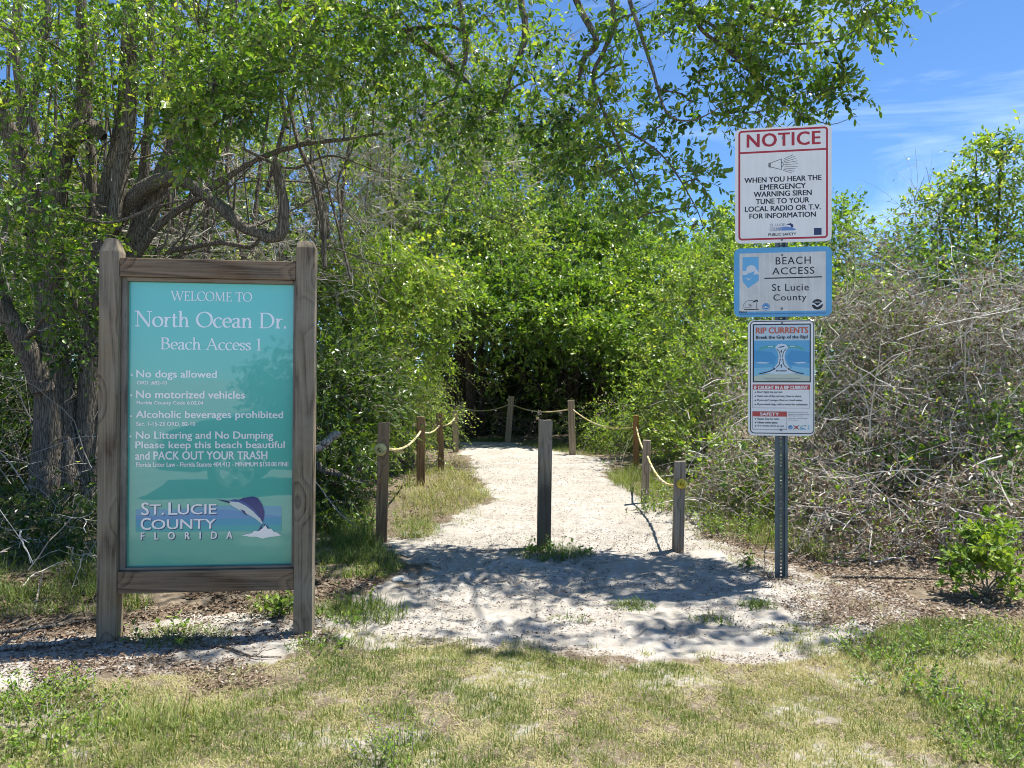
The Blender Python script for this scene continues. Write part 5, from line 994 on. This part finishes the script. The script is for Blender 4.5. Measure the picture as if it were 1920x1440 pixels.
right = np.clip((p[:, 0] - 1.4) / 1.2, 0, 1); left = np.clip((-1.6 - p[:, 0]) / 1.0, 0, 1)
dens = np.clip((pn1 * 0.4 + pn2 * 0.6 - 0.34) * 6 + 0.1 * right, 0.16, 1) * (edge < -0.02 + 0.12 * (pn2 - 0.5))
dens *= np.where((p[:, 0] < -1.0) & (p[:, 1] > 3.55), 0.3, 1)
keep = rng.random(len(p)) < dens; p, pn1, pn2, pn3, right, left = [q[keep] for q in (p, pn1, pn2, pn3, right, left)]
ti = 0.43 + (pn3 - 0.42) * 1.2 + (pn2 - 0.5) * 0.5 + 0.03 * right + 0.08 * left + rng.normal(0, 0.2, len(p))
h = rng.uniform(0.014, 0.046, len(p)) * (0.8 + 0.4 * np.clip(ti, 0, 1)) * (1 + 0.15 * right); ln = np.abs(rng.normal(0.65, 0.38, len(p)))
pos = np.stack([p[:, 0], p[:, 1], gz(p[:, 0], p[:, 1]) - 0.003], 1)
blades(rng, B, pos, h, rng.uniform(0.0010, 0.0021, len(p)), ln, ti)
p = scatter_px(rng, LW, 230000); e2 = poly_sd(p[:, 0], p[:, 1], PATH); q2 = fbm(p[:, 0] * 3, p[:, 1] * 3, 54, 3); p = p[(e2 < 0) & (rng.random(len(p)) < np.clip((q2 - .22) * 3, .2, 1))]
pos = np.stack([p[:, 0], p[:, 1], gz(p[:, 0], p[:, 1]) + 0.004], 1)
blades(rng, B, pos, rng.uniform(0.02, 0.055, len(p)), rng.uniform(0.0008, 0.0018, len(p)), rng.normal(1.25, 0.2, len(p)), rng.uniform(0, 0.42, len(p)))
tag(B.build('lawn_grass', [GRASS]), 'short dry lawn grass with sandy bare spots in the foreground', 'grass', kind='stuff')
# rough grass in the shade at both sides of the sign and along the fences
def rough(name, label, seed, areas):
    rng = np.random.default_rng(seed); B = Parts()
    for poly, n, h0, h1, t0, tv, ln in areas:
        p = scatter_px(rng, poly, n); m = fbm(p[:, 0] * 4.5, p[:, 1] * 4.5, seed, 3) > 0.42 + 0.12 * rng.normal(size=len(p)) * 0.5; p = p[m]; N = len(p)
        if N == 0: continue
        hh = rng.uniform(h0, h1, N) * (0.5 + fbm(p[:, 0] * 2.4, p[:, 1] * 2.4, seed + 1, 2))
        pos = np.stack([p[:, 0], p[:, 1], gz(p[:, 0], p[:, 1]) - 0.01], 1)
        blades(rng, B, pos, hh, rng.uniform(0.0015, 0.0032, N), np.abs(rng.normal(ln, 0.3, N)), rng.normal(t0, tv, N))
    return tag(B.build(name, [GRASS]), label, 'grass', kind='stuff')
rough('shade_grass', 'long dark grass in the shade beneath the old tree', 61, [([(-400, 915), (200, 900), (560, 930), (560, 1050), (200, 1130), (-400, 1150)], 34000, 0.10, 0.28, 0.92, 0.14, 0.7), ([(-400, 1100), (200, 1090), (190, 1160), (-400, 1185)], 6000, 0.08, 0.2, 0.8, 0.2, 0.7), ([(590, 930), (700, 925), (700, 1030), (600, 1050)], 5000, 0.10, 0.24, 0.8, 0.15, 0.5), ([(590, 1030), (700, 1020), (760, 1070), (720, 1090), (600, 1090)], 4200, 0.06, 0.16, 0.75, 0.15, 0.6)])
rough('fence_grass', 'long yellow-green grass growing among the left fence posts', 62, [([(735, 930), (780, 880), (840, 880), (890, 900), (925, 935), (880, 960), (820, 975), (740, 985)], 6500, 0.05, 0.20, 0.46, 0.2, 0.6), ([(735, 985), (800, 970), (835, 1000), (790, 1012), (735, 1012)], 1800, 0.04, 0.11, 0.66, 0.2, 0.7), ([(820, 880), (850, 850), (900, 885), (880, 900)], 900, 0.06, 0.15, 0.45, 0.16, 0.6)])
rough('verge_grass', 'green grass and low growth along the right edge of the path', 63, [([(1130, 888), (1200, 880), (1290, 920), (1330, 990), (1290, 980), (1210, 940), (1150, 910)], 5200, 0.08, 0.22, 0.66, 0.15, 0.5), ([(1290, 930), (1500, 950), (1560, 1060), (1440, 1030), (1330, 1005)], 6000, 0.08, 0.22, 0.66, 0.16, 0.5), ([(960, 836), (1090, 834), (1120, 858), (1040, 846)], 2600, 0.06, 0.16, 0.68, 0.12, 0.5), ([(860, 824), (960, 824), (960, 829), (870, 829)], 1500, 0.06, 0.14, 0.8, 0.12, 0.5)])
rough('right_grass', 'longer green grass along the right edge of the foreground', 64, [([(1640, 1200), (1800, 1150), (2100, 1130), (2300, 1500), (1880, 1500), (1800, 1350), (1700, 1260)], 4200, 0.02, 0.06, 0.42, 0.22, 0.9)])
# dead leaves and bits of bark
def litter(name, label, seed, areas):
    rng = np.random.default_rng(seed); B = Parts()
    for poly, n, s0, s1, t0 in areas:
        p = scatter_px(rng, poly, n); m = fbm(p[:, 0] * 2.5, p[:, 1] * 2.5, seed, 3) > 0.36; p = p[m]; N = len(p)
        b = np.stack([p[:, 0], p[:, 1], gz(p[:, 0], p[:, 1]) + rng.uniform(0.003, 0.022, N)], 1)
        ax = rng.normal(0, 1, (N, 3)) * np.array([1, 1, 0.22]); ax = norm(ax); nr = rng.normal(0, 0.42, (N, 3)) + np.array([0, 0, 1]); nr = norm(nr - ax * (nr * ax).sum(1, keepdims=True))
        v, q, k_, f_ = leaf_geo(rng, b, ax, nr, rng.uniform(s0, s1, N), rng.uniform(s0, s1, N) * rng.uniform(0.12, 0.3, N), True, 0.35); B.add(v, q, 0, np.clip(rng.normal(t0, 0.2, N), 0, 1).repeat(k_))
    return tag(B.build(name, [LITTER]), label, 'leaf litter', kind='stuff')
litter('leaf_litter', 'brown fallen leaves and bark lying under the trees and the sign', 71, [([(-300, 1090), (190, 1080), (560, 1060), (740, 1060), (700, 1110), (560, 1150), (300, 1165), (150, 1200), (-300, 1225)], 13000, 0.018, 0.05, 0.45), ([(-300, 920), (700, 920), (700, 1080), (-300, 1100)], 7000, 0.02, 0.06, 0.35), ([(720, 1000), (830, 880), (860, 860), (900, 900), (800, 1010), (760, 1030)], 1600, 0.025, 0.06, 0.45), ([(60, 1245), (330, 1235), (480, 1225), (520, 1290), (300, 1330), (60, 1350)], 5600, 0.008, 0.03, 0.5), ([(1560, 1090), (1760, 1150), (1640, 1230), (1540, 1180)], 4200, 0.008, 0.03, 0.6), ([(-100, 1190), (200, 1170), (600, 1150), (640, 1215), (300, 1245), (-100, 1275)], 3600, 0.008, 0.035, 0.42)])
litter('brush_litter', 'pinkish brown chips and dead leaves in front of the dry brush', 72, [([(1480, 1060), (1560, 1085), (1640, 1110), (1760, 1190), (2100, 1170), (2100, 1040), (1800, 1020), (1500, 1000)], 15000, 0.014, 0.045, 0.68), ([(1420, 1080), (1560, 1090), (1700, 1180), (1560, 1200), (1440, 1130)], 2600, 0.01, 0.03, 0.68), ([(1290, 980), (1500, 1000), (1480, 1060), (1330, 1010)], 2200, 0.015, 0.045, 0.6)])
litter('path_debris', 'specks of dark bark and leaf scattered over the sand', 73, [([(640, 1200), (1700, 1200), (1330, 1000), (1180, 860), (880, 860), (800, 1010)], 16000, 0.005, 0.022, 0.25), ([(640, 1190), (1000, 1190), (1560, 1200), (1640, 1140), (1330, 1010), (1100, 990), (800, 1010)], 9000, 0.005, 0.024, 0.25), ([(0, 1220), (640, 1180), (640, 1230), (0, 1290)], 1200, 0.008, 0.03, 0.4)])
litter('edge_litter', 'dead leaves and grass bits blurring the edges of the sand path', 74, [([(640, 1120), (760, 1040), (730, 1000), (880, 950), (930, 930), (890, 880), (860, 850), (840, 850), (860, 900), (820, 960), (720, 1000), (600, 1120)], 2600, 0.008, 0.03, 0.5), ([(1130, 880), (1300, 980), (1450, 1050), (1640, 1130), (1560, 1180), (1420, 1080), (1300, 1000), (1150, 900)], 4200, 0.008, 0.03, 0.6), ([(560, 1180), (760, 1190), (1000, 1200), (1240, 1230), (1560, 1225), (1560, 1262), (1200, 1262), (900, 1225), (560, 1250)], 3600, 0.006, 0.022, 0.55)])
B = Parts()
for poly, n in (([(560, 1170), (760, 1195), (1000, 1195), (1250, 1225), (1600, 1200), (1600, 1262), (1200, 1265), (900, 1230), (560, 1255)], 9000), ([(1250, 960), (1500, 1060), (1700, 1150), (1640, 1200), (1500, 1160), (1420, 1090), (1290, 1000)], 4000), ([(700, 1000), (860, 950), (950, 930), (930, 960), (860, 1000), (760, 1030)], 2200)):
    p = scatter_px(rng, poly, n); m = fbm(p[:, 0] * 7, p[:, 1] * 7, 91, 3) > 0.55; p = p[m]; N = len(p)
    blades(rng, B, np.stack([p[:, 0], p[:, 1], gz(p[:, 0], p[:, 1]) - 0.002], 1), rng.uniform(0.015, 0.06, N), rng.uniform(0.001, 0.002, N), np.abs(rng.normal(0.8, 0.4, N)), rng.normal(0.45, 0.25, N))
tag(B.build('sparse_grass', [GRASS]), 'sparse thin grass sprouting from the sand along its edges', 'grass', kind='stuff')
# tufts and weeds one can tell apart
def tuft(name, label, cat, px, py, r, n, h0, h1, t0, seed, group=None, ln=0.6, creep=0.0, leafy=0, Lf=0.03, stem=0.12):
    rng = np.random.default_rng(seed); b = G(px, py); b[2] = GZ(b[0], b[1]); B = Parts()
    if n:
        a, rr_ = rng.uniform(0, 6.283, n), r * rng.random(n) ** 0.6; x, y = np.cos(a) * rr_ * 1.2, np.sin(a) * rr_ * 0.9
        pos = np.stack([x, y, gz(b[0] + x, b[1] + y) - b[2] - 0.004], 1)
        blades(rng, B, pos, rng.uniform(h0, h1, n) * (1.2 - rr_ / r * 0.6), rng.uniform(0.0014, 0.003, n), np.abs(rng.normal(ln, 0.3, n)), rng.normal(t0, 0.14, n))
    if leafy:
        a, rr_ = rng.uniform(0, 6.283, leafy), r * rng.random(leafy) ** 0.6 * 1.0; s = np.stack([np.cos(a) * rr_, np.sin(a) * rr_, np.zeros(leafy)], 1); s[:, 2] = gz(b[0] + s[:, 0], b[1] + s[:, 1]) - b[2]
        d = norm(np.stack([np.cos(a) * 0.5, np.sin(a) * 0.5, np.full(leafy, 1.0 - creep)], 1) + rng.normal(0, 0.25, (leafy, 3)) * np.array([1, 1, 0.4])); d[:, 2] = np.abs(d[:, 2]) + 0.03
        tl = stem * rng.uniform(0.5, 1.3, leafy); t = np.linspace(0, 1, 5); line = s[:, None] + d[:, None] * (tl[:, None] * t)[..., None]; line[..., 2] -= 0.3 * tl[:, None] * t ** 2 * creep
        line[..., 2] = np.maximum(line[..., 2], s[:, None, 2] + 0.004)
        v, q = tubes(line, np.linspace(0.0022, 0.001, 5)[None].repeat(leafy, 0), 4); B.add(v, q, 1, 0.45)
        m = 9; tt = np.tile(np.linspace(0.15, 1, m), leafy); N = leafy * m; p = np.repeat(s, m, 0) + np.repeat(d, m, 0) * (np.repeat(tl, m) * tt)[:, None]; p[:, 2] = np.maximum(p[:, 2], np.repeat(s[:, 2], m) + 0.006)
        ax = norm(np.repeat(d, m, 0) * 0.5 + perp_rand(rng, np.repeat(d, m, 0))); nr = rng.normal(0, 0.4, (N, 3)) + np.array([0, 0, 1]); nr = norm(nr - ax * (nr * ax).sum(1, keepdims=True))
        v, q, k_, f_ = leaf_geo(rng, p, ax, nr, Lf * rng.uniform(0.6, 1.3, N), Lf * 0.28 * rng.uniform(0.7, 1.3, N), True); B.add(v, q, 2, np.clip(rng.normal(0.5, 0.2, N), 0, 1).repeat(k_))
    o = B.build(name, [GRASS, TWIG, WEED]); o.location = b; return tag(o, label, cat, group)
gt = 'grass tufts on the sand'
tuft('grass_tuft', 'dark green grass tuft growing round the foot of the free-standing middle post', 'grass tuft', 1035, 1040, 0.30, 900, 0.05, 0.15, 0.86, 1, gt, 0.75, 0.5, 16, 0.035)
tuft('grass_tuft', 'flat green grass patch on the shaded sand between the middle post and the sign post', 'grass tuft', 1185, 1132, 0.14, 380, 0.03, 0.09, 0.84, 2, gt, 0.9)
tuft('grass_tuft', 'dark low clump on the sand just below the foot of the metal sign post', 'grass tuft', 1422, 1138, 0.11, 320, 0.03, 0.09, 0.92, 3, gt, 0.85)
tuft('grass_tuft', 'thin streak of short grass on the sand left of the shaded round patch', 'grass tuft', 1068, 1156, 0.12, 170, 0.02, 0.06, 0.76, 4, gt, 1.0)
tuft('grass_tuft', 'yellowish dry grass patch on the bright sand at the right near the lawn', 'grass tuft', 1492, 1190, 0.17, 380, 0.02, 0.07, 0.5, 5, gt, 1.0)
tuft('grass_tuft', 'sparse little green sprouts on the sand left of the yellowish patch', 'grass tuft', 1335, 1163, 0.13, 170, 0.03, 0.07, 0.72, 6, gt, 0.8, 0.3, 4, 0.02, 0.06)
tuft('grass_tuft', 'bushy green tuft at the right foot of the welcome sign', 'grass tuft', 670, 1152, 0.26, 900, 0.06, 0.17, 0.84, 7, gt, 0.7, 0.4, 8, 0.03)
tuft('grass_tuft', 'low dark tuft below the right post of the welcome sign by the lawn edge', 'grass tuft', 610, 1215, 0.18, 420, 0.03, 0.10, 0.84, 8, gt, 0.85, 0.5, 8, 0.025, 0.07)
tuft('grass_tuft', 'wide green grass patch on the sand under the middle of the welcome sign', 'grass tuft', 335, 1200, 0.24, 620, 0.04, 0.11, 0.74, 9, gt, 0.85, 0.5, 8, 0.03)
tuft('grass_tuft', 'slender green blades standing under the welcome sign near its left post', 'grass tuft', 255, 1145, 0.10, 120, 0.08, 0.2, 0.7, 10, gt, 0.35)
tuft('grass_tuft', 'leafy green sprig tuft against the inside of the welcome sign\'s right post', 'grass tuft', 525, 1150, 0.16, 260, 0.06, 0.2, 0.8, 11, gt, 0.5, 0.2, 9, 0.05, 0.16)
tuft('grass_tuft', 'pale grass spikes rising from the lawn at the lower left of the picture', 'grass tuft', 235, 1395, 0.30, 420, 0.09, 0.2, 0.62, 12, gt, 0.55)
tuft('grass_tuft', 'second clump of long pale blades on the lawn right of the leafy corner weeds', 'grass tuft', 330, 1360, 0.22, 260, 0.08, 0.18, 0.6, 13, gt, 0.6)
wd = 'low broad-leaved weeds'
tuft('weed', 'bright green leafy weed patch filling the lower left corner', 'weed', 45, 1385, 0.34, 120, 0.02, 0.06, 0.62, 21, wd, 0.7, 0.5, 150, 0.02, 0.11)
tuft('weed', 'leafy weed above the corner patch at the left edge by the sand', 'weed', 75, 1310, 0.18, 60, 0.02, 0.06, 0.62, 22, wd, 0.7, 0.5, 70, 0.019, 0.10)
tuft('weed', 'upright dark green weed at the bottom edge left of the picture centre', 'weed', 745, 1420, 0.13, 60, 0.02, 0.06, 0.62, 23, wd, 0.7, 0.2, 34, 0.018, 0.14)
tuft('weed', 'spiky blue-green weed on the sand edge right of the yellowish patch', 'weed', 1645, 1232, 0.17, 80, 0.04, 0.1, 0.8, 24, wd, 0.6, 0.35, 70, 0.02, 0.12)
tuft('weed', 'small green weed on the lawn edge between the spiky weed and the right border', 'weed', 1765, 1222, 0.17, 120, 0.05, 0.12, 0.76, 25, wd, 0.6, 0.3, 60, 0.02, 0.12)
tuft('weed', 'tall mixed weed clump at the right border of the lawn', 'weed', 1880, 1215, 0.24, 200, 0.04, 0.12, 0.62, 26, wd, 0.6, 0.3, 55, 0.02, 0.13)
tuft('weed', 'tiny leafy seedling on the sand just left of the metal sign post', 'weed', 1398, 1068, 0.05, 8, 0.02, 0.05, 0.6, 27, wd, 0.6, 0.1, 5, 0.04, 0.12)
tuft('weed', 'green lawn weed clump at the bottom near the right', 'weed', 1765, 1330, 0.12, 160, 0.02, 0.06, 0.65, 28, wd, 0.7, 0.4, 14, 0.025, 0.1)
tuft('weed', 'leafy plant half hiding the foot of the second right fence post', 'weed', 1235, 960, 0.22, 120, 0.06, 0.18, 0.7, 29, wd, 0.5, 0.2, 34, 0.034, 0.24)
tuft('weed', 'broad green sprig in the grass at the foot of the front left fence post', 'weed', 665, 1000, 0.25, 80, 0.08, 0.2, 0.8, 30, wd, 0.5, 0.2, 40, 0.034, 0.26)
tuft('weed', 'low green plant spreading beside the front right fence post', 'weed', 1390, 1005, 0.35, 100, 0.06, 0.16, 0.75, 31, wd, 0.5, 0.2, 50, 0.034, 0.26)
tuft('weed', 'dark leafy weed on the right side of the lawn below the spiky sand-edge weed', 'weed', 1690, 1285, 0.2, 60, 0.03, 0.08, 0.75, 41, wd, 0.6, 0.4, 46, 0.02, 0.12)
tuft('weed', 'leafy weed clump low at the right edge of the lawn', 'weed', 1860, 1345, 0.26, 90, 0.03, 0.09, 0.75, 42, wd, 0.6, 0.4, 70, 0.02, 0.12)
tuft('weed', 'green weed patch in the lower right corner of the picture', 'weed', 1890, 1425, 0.24, 90, 0.03, 0.08, 0.75, 43, wd, 0.6, 0.4, 60, 0.018, 0.1)
# fallen branches and sticks
def stick(name, label, pts, rs, mat, seed, cat='stick', twigs=3):
    rng = np.random.default_rng(seed); p = catmull([np.array(q) for q in pts], 22); r = np.interp(np.linspace(0, 1, 22), np.linspace(0, 1, len(rs)), rs); org = p[0].copy(); B = Parts()
    p = p + rng.normal(0, 0.25, p.shape) * r[:, None]
    v, q = tubes((p - org)[None], r[None], 7, 0.12, rng); B.add(v, q, 0, 0.5, True)
    for k_ in range(twigs):
        i = rng.integers(4, 20); d = norm(p[min(i + 1, 21)] - p[i - 1] + rng.normal(0, 0.02, 3)) ; e = p[i] + (d + rng.normal(0, 0.5, 3) * np.array([1, 1, 0.4])) * rng.uniform(0.08, 0.25); e[2] = max(e[2], p[i][2])
        l_ = limb_line(rng, p[i], e, 6, 0.05, 0.2); v, q = tubes((l_ - org)[None], np.linspace(r[i] * 0.5, 0.0015, 6)[None], 5); B.add(v, q, 0, 0.5, True)
    o = B.build(name, [mat]); o.location = org; return tag(o, label, cat)
def gp(px, py, up=0.0): q = G(px, py); q[2] = float(gz(np.array([q[0]]), np.array([q[1]]))[0]) + up; return q
stick('fallen_branch', 'pale bare fallen branch poking out behind the right post of the welcome sign', [P(560, 868, 6.4), P(600, 838, 6.5), P(636, 810, 6.6)], (0.03, 0.032, 0.034), BARKP, 1, 'branch', 0)
stick('fallen_branch', 'long grey stick lying on the leaf litter at the left edge below the grass', [gp(-60, 1205, .02), gp(60, 1192, .03), gp(150, 1178, .02), gp(215, 1160, .02)], (0.014, 0.013, 0.011, 0.006), BARK, 2, 'stick')
stick('fallen_branch', 'thicker weathered stick on the sand edge at the left border', [gp(-60, 1228, .015), gp(40, 1222, .02), gp(110, 1212, .015), gp(165, 1200, .01)], (0.018, 0.016, 0.013, 0.008), BARKP, 3, 'stick')
stick('twig', 'thin curved twig on the sand in front of the middle of the welcome sign', [gp(398, 1214, .012), gp(430, 1226, .012), gp(470, 1236, .01), gp(528, 1240, .01)], (0.006, 0.006, 0.005, 0.003), BARK, 4, 'twig', 2)
stick('twig', 'upright forked pale twig leaning in the shade grass left of the welcome sign', [gp(64, 1165, 0), P(70, 1120, 4.9), P(80, 1075, 5.0)], (0.007, 0.006, 0.003), BARKP, 5, 'twig', 2)
stick('fallen_branch', 'dark thin branch lying across the ground before the dry brush', [gp(1560, 1085, .02), gp(1640, 1090, .03), gp(1720, 1092, .03), gp(1800, 1085, .02)], (0.012, 0.011, 0.009, 0.005), BARK, 6, 'branch')
stick('fallen_branch', 'pale slanting stick leaning out of the viny brush beside the sign post', [P(1505, 880, 6.6), P(1550, 905, 6.5), P(1600, 928, 6.4)], (0.010, 0.011, 0.008), BARKP, 7, 'branch', 1)
stick('fallen_branch', 'pale arching twig between the welcome sign and the front left fence post', [P(590, 900, 6.8), P(615, 935, 6.7), P(640, 965, 6.6), P(672, 990, 6.6)], (0.006, 0.007, 0.006, 0.003), BARKP, 8, 'twig', 3)
stick('fallen_branch', 'forked grey dead branch among the leaves above the front left fence post', [P(690, 790, 8.4), P(665, 750, 8.5), P(640, 705, 8.6), P(600, 660, 8.7)], (0.009, 0.011, 0.010, 0.004), BARKP, 9, 'branch', 4)
stick('log', 'grey log lying in the shade behind the front left fence post', [P(590, 868, 7.4), P(625, 888, 7.4), P(680, 905, 7.5)], (0.035, 0.035, 0.03), BARK, 10, 'log', 0)
rng = np.random.default_rng(99)
for i, (px, py, s_, lab) in enumerate(((492, 1004, .05, ''), (745, 1090, 0.07, 'white stone chip on the sand right of the welcome sign'), (500, 1175, 0.04, 'small pale stone on the sand under the welcome sign\'s right post'), (265, 1210, 0.03, 'tiny pale stone at the foot of the welcome sign\'s left post'))):
    if not lab: continue
    import bmesh
    bm = bmesh.new(); bmesh.ops.create_icosphere(bm, subdivisions=2, radius=s_ * 0.5)
    for v in bm.verts: v.co = Vector((v.co.x * 1.3, v.co.y, v.co.z * 0.6)) * rng.uniform(0.8, 1.15)
    me = bpy.data.meshes.new('stone'); bm.to_mesh(me); bm.free(); me.materials.append(plain('limestone', (0.6, 0.58, 0.54), 0.9, 0.1, 0, .2, 30)); o = link('stone', me); o.location = gp(px, py, s_ * 0.15); tag(o, lab, 'stone')

# ------------------------------------------------------------------ what the glossy sign mirrors: a parked car and a bush behind the viewer
def parked_car(loc):
    import bmesh
    root = empty('parked_car', loc, 'dark parked car whose bonnet and front wheel are mirrored in the teal welcome sign', 'car')
    PAINT = plain('car_paint', (0.03, 0.035, 0.04), 0.12, 0.6, 0.2); GLASS = plain('car_glass', (0.02, 0.025, 0.03), 0.08, 0.6); RUB = plain('tyre_rubber', (0.018, 0.018, 0.018), 0.85, 0.2); RIM = plain('alloy_rim', (0.55, 0.56, 0.57), 0.3, 0.5, 0.8); LAMP = plain('lamp_glass', (0.75, 0.77, 0.78), 0.1, 0.6); DARK = plain('dark_trim', (0.03, 0.03, 0.032), 0.6, 0.3)
    low = [(-0.02, 0.34), (-0.05, 0.62), (0.05, 0.80), (0.45, 0.93), (1.05, 1.02), (1.25, 1.05), (2.3, 1.08), (3.6, 1.10), (4.28, 1.08), (4.42, 0.85), (4.44, 0.5), (4.36, 0.34), (3.86, 0.30)]
    def archp(cx): return [(cx + 0.37 * math.cos(t), 0.32 + 0.37 * math.sin(t)) for t in np.radians(np.linspace(0, 180, 11))]
    prof = low + archp(3.52) + [(2.2, 0.26)] + archp(0.86) + [(0.4, 0.30)]
    def prism(name, pts, y0, y1, inset, mat, par):
        n = len(pts); V = []; rows = [(y0, inset), (y0 + 0.06, inset * 0.2), (y0 + 0.3, 0), (y1 - 0.3, 0), (y1 - 0.06, inset * 0.2), (y1, inset)]
        cx_, cz_ = np.mean([p[0] for p in pts]), np.mean([p[1] for p in pts])
        for y, s_ in rows: V += [(x + (cx_ - x) * s_ * 0.5, y, z + (cz_ - z) * s_) for x, z in pts]
        Fc = [[r * n + i, r * n + (i + 1) % n, (r + 1) * n + (i + 1) % n, (r + 1) * n + i] for r in range(len(rows) - 1) for i in range(n)] + [list(range(n)), list(range(len(rows) * n - 1, (len(rows) - 1) * n - 1, -1))]
        me = bpy.data.meshes.new(name); me.from_pydata(V, [], Fc); me.materials.append(mat)
        bm = bmesh.new(); bm.from_mesh(me); bmesh.ops.recalc_face_normals(bm, faces=bm.faces); bm.to_mesh(me); bm.free(); return link(name, me, par)
    body = prism('body', prof, -0.9, 0.9, 0.06, PAINT, root)
    cab = prism('roof', [(1.18, 1.04), (1.85, 1.50), (2.2, 1.60), (3.3, 1.62), (3.9, 1.52), (4.25, 1.08)], -0.82, 0.82, 0.14, PAINT, root)
    for s_ in (-1, 1):
        for pts in ([(1.45, 1.10), (1.95, 1.47), (2.45, 1.53), (2.45, 1.10)], [(2.53, 1.10), (2.53, 1.53), (3.2, 1.54), (3.35, 1.10)], [(3.43, 1.10), (3.28, 1.53), (3.72, 1.48), (4.0, 1.12)]):
            y = s_ * 0.825; me = bpy.data.meshes.new('window'); me.from_pydata([(x, y - s_ * (z - 1.1) * 0.02, z) for x, z in pts] + [(x, y - s_ * 0.06, z) for x, z in pts], [], [[0, 1, 2, 3], [7, 6, 5, 4]] + [[i, (i + 1) % 4, (i + 1) % 4 + 4, i + 4] for i in range(4)]); me.materials.append(GLASS); link('window', me, root)
        for cx_ in (0.86, 3.52):
            a = np.arange(28) / 28 * 2 * np.pi
            def lathe(name, pr, mat, par):
                V = [(cx_ + r * math.cos(t), s_ * y, 0.32 + r * math.sin(t)) for r, y in pr for t in a]; n = 28
                Fc = [[k_ * n + i, k_ * n + (i + 1) % n, (k_ + 1) * n + (i + 1) % n, (k_ + 1) * n + i] for k_ in range(len(pr) - 1) for i in range(n)]
                me = bpy.data.meshes.new(name); me.from_pydata(V, [], Fc); me.materials.append(mat); return link(name, me, par)
            ty = lathe('wheel', [(0.22, 0.86), (0.30, 0.89), (0.325, 0.86), (0.325, 0.68), (0.22, 0.66)], RUB, root)
            V, Fc = [], []
            for q in range(5):
                t = q * 2 * np.pi / 5 + 0.3; c_, sn = math.cos(t), math.sin(t); o = len(V)
                for r, w in ((0.03, 0.035), (0.215, 0.05)):
                    for sg in (-1, 1):
                        for yy in (0.855, 0.82): V.append((cx_ + r * c_ - sg * w * sn, s_ * yy, 0.32 + r * sn + sg * w * c_))
                Fc += [[o, o + 2, o + 6, o + 4], [o + 1, o + 3, o + 7, o + 5], [o, o + 1, o + 5, o + 4], [o + 2, o + 3, o + 7, o + 6]]
            me = bpy.data.meshes.new('rim'); me.from_pydata(V, [], Fc); me.materials.append(RIM); link('rim', me, ty); lathe('rim', [(0.20, 0.87), (0.225, 0.872), (0.225, 0.80)], RIM, ty)
        board('headlight', LAMP, root, -0.035, 0.28, s_ * 0.72 - 0.14, s_ * 0.72 + 0.14, 0.66, 0.79, 0.02); board('mirror', DARK, root, 1.42, 1.56, s_ * 0.97 - 0.09, s_ * 0.97 + 0.09, 1.08, 1.22, 0.03)
    board('windscreen', GLASS, root, 1.30, 1.34, -0.68, 0.68, 1.07, 1.5, 0.005).rotation_euler = (0, math.radians(53), 0)
    board('bumper', DARK, root, -0.075, 0.02, -0.7, 0.7, 0.34, 0.46, 0.02)
    return root
parked_car((-3.1, -1.85, GZ(-1.5, -1.85)))
plant('roadside_shrub', 'rounded dark bush mirrored at the right side of the teal welcome sign', 'shrub', (-2.6, -22, 0), 88, [], {**FAR, 'tint': 0.45, 'L': 0.16, 'W': 0.05, 'sub_r': 0.5}, LEAFD, BARKD, world_ells=[((-1.6, -22, 1.6), (1.8, 1.5, 1.4), 46), ((-3.4, -22, 1.2), (1.4, 1.3, 1.0), 30), ((0.6, -23, 1.8), (1.8, 1.4, 1.5), 40)])
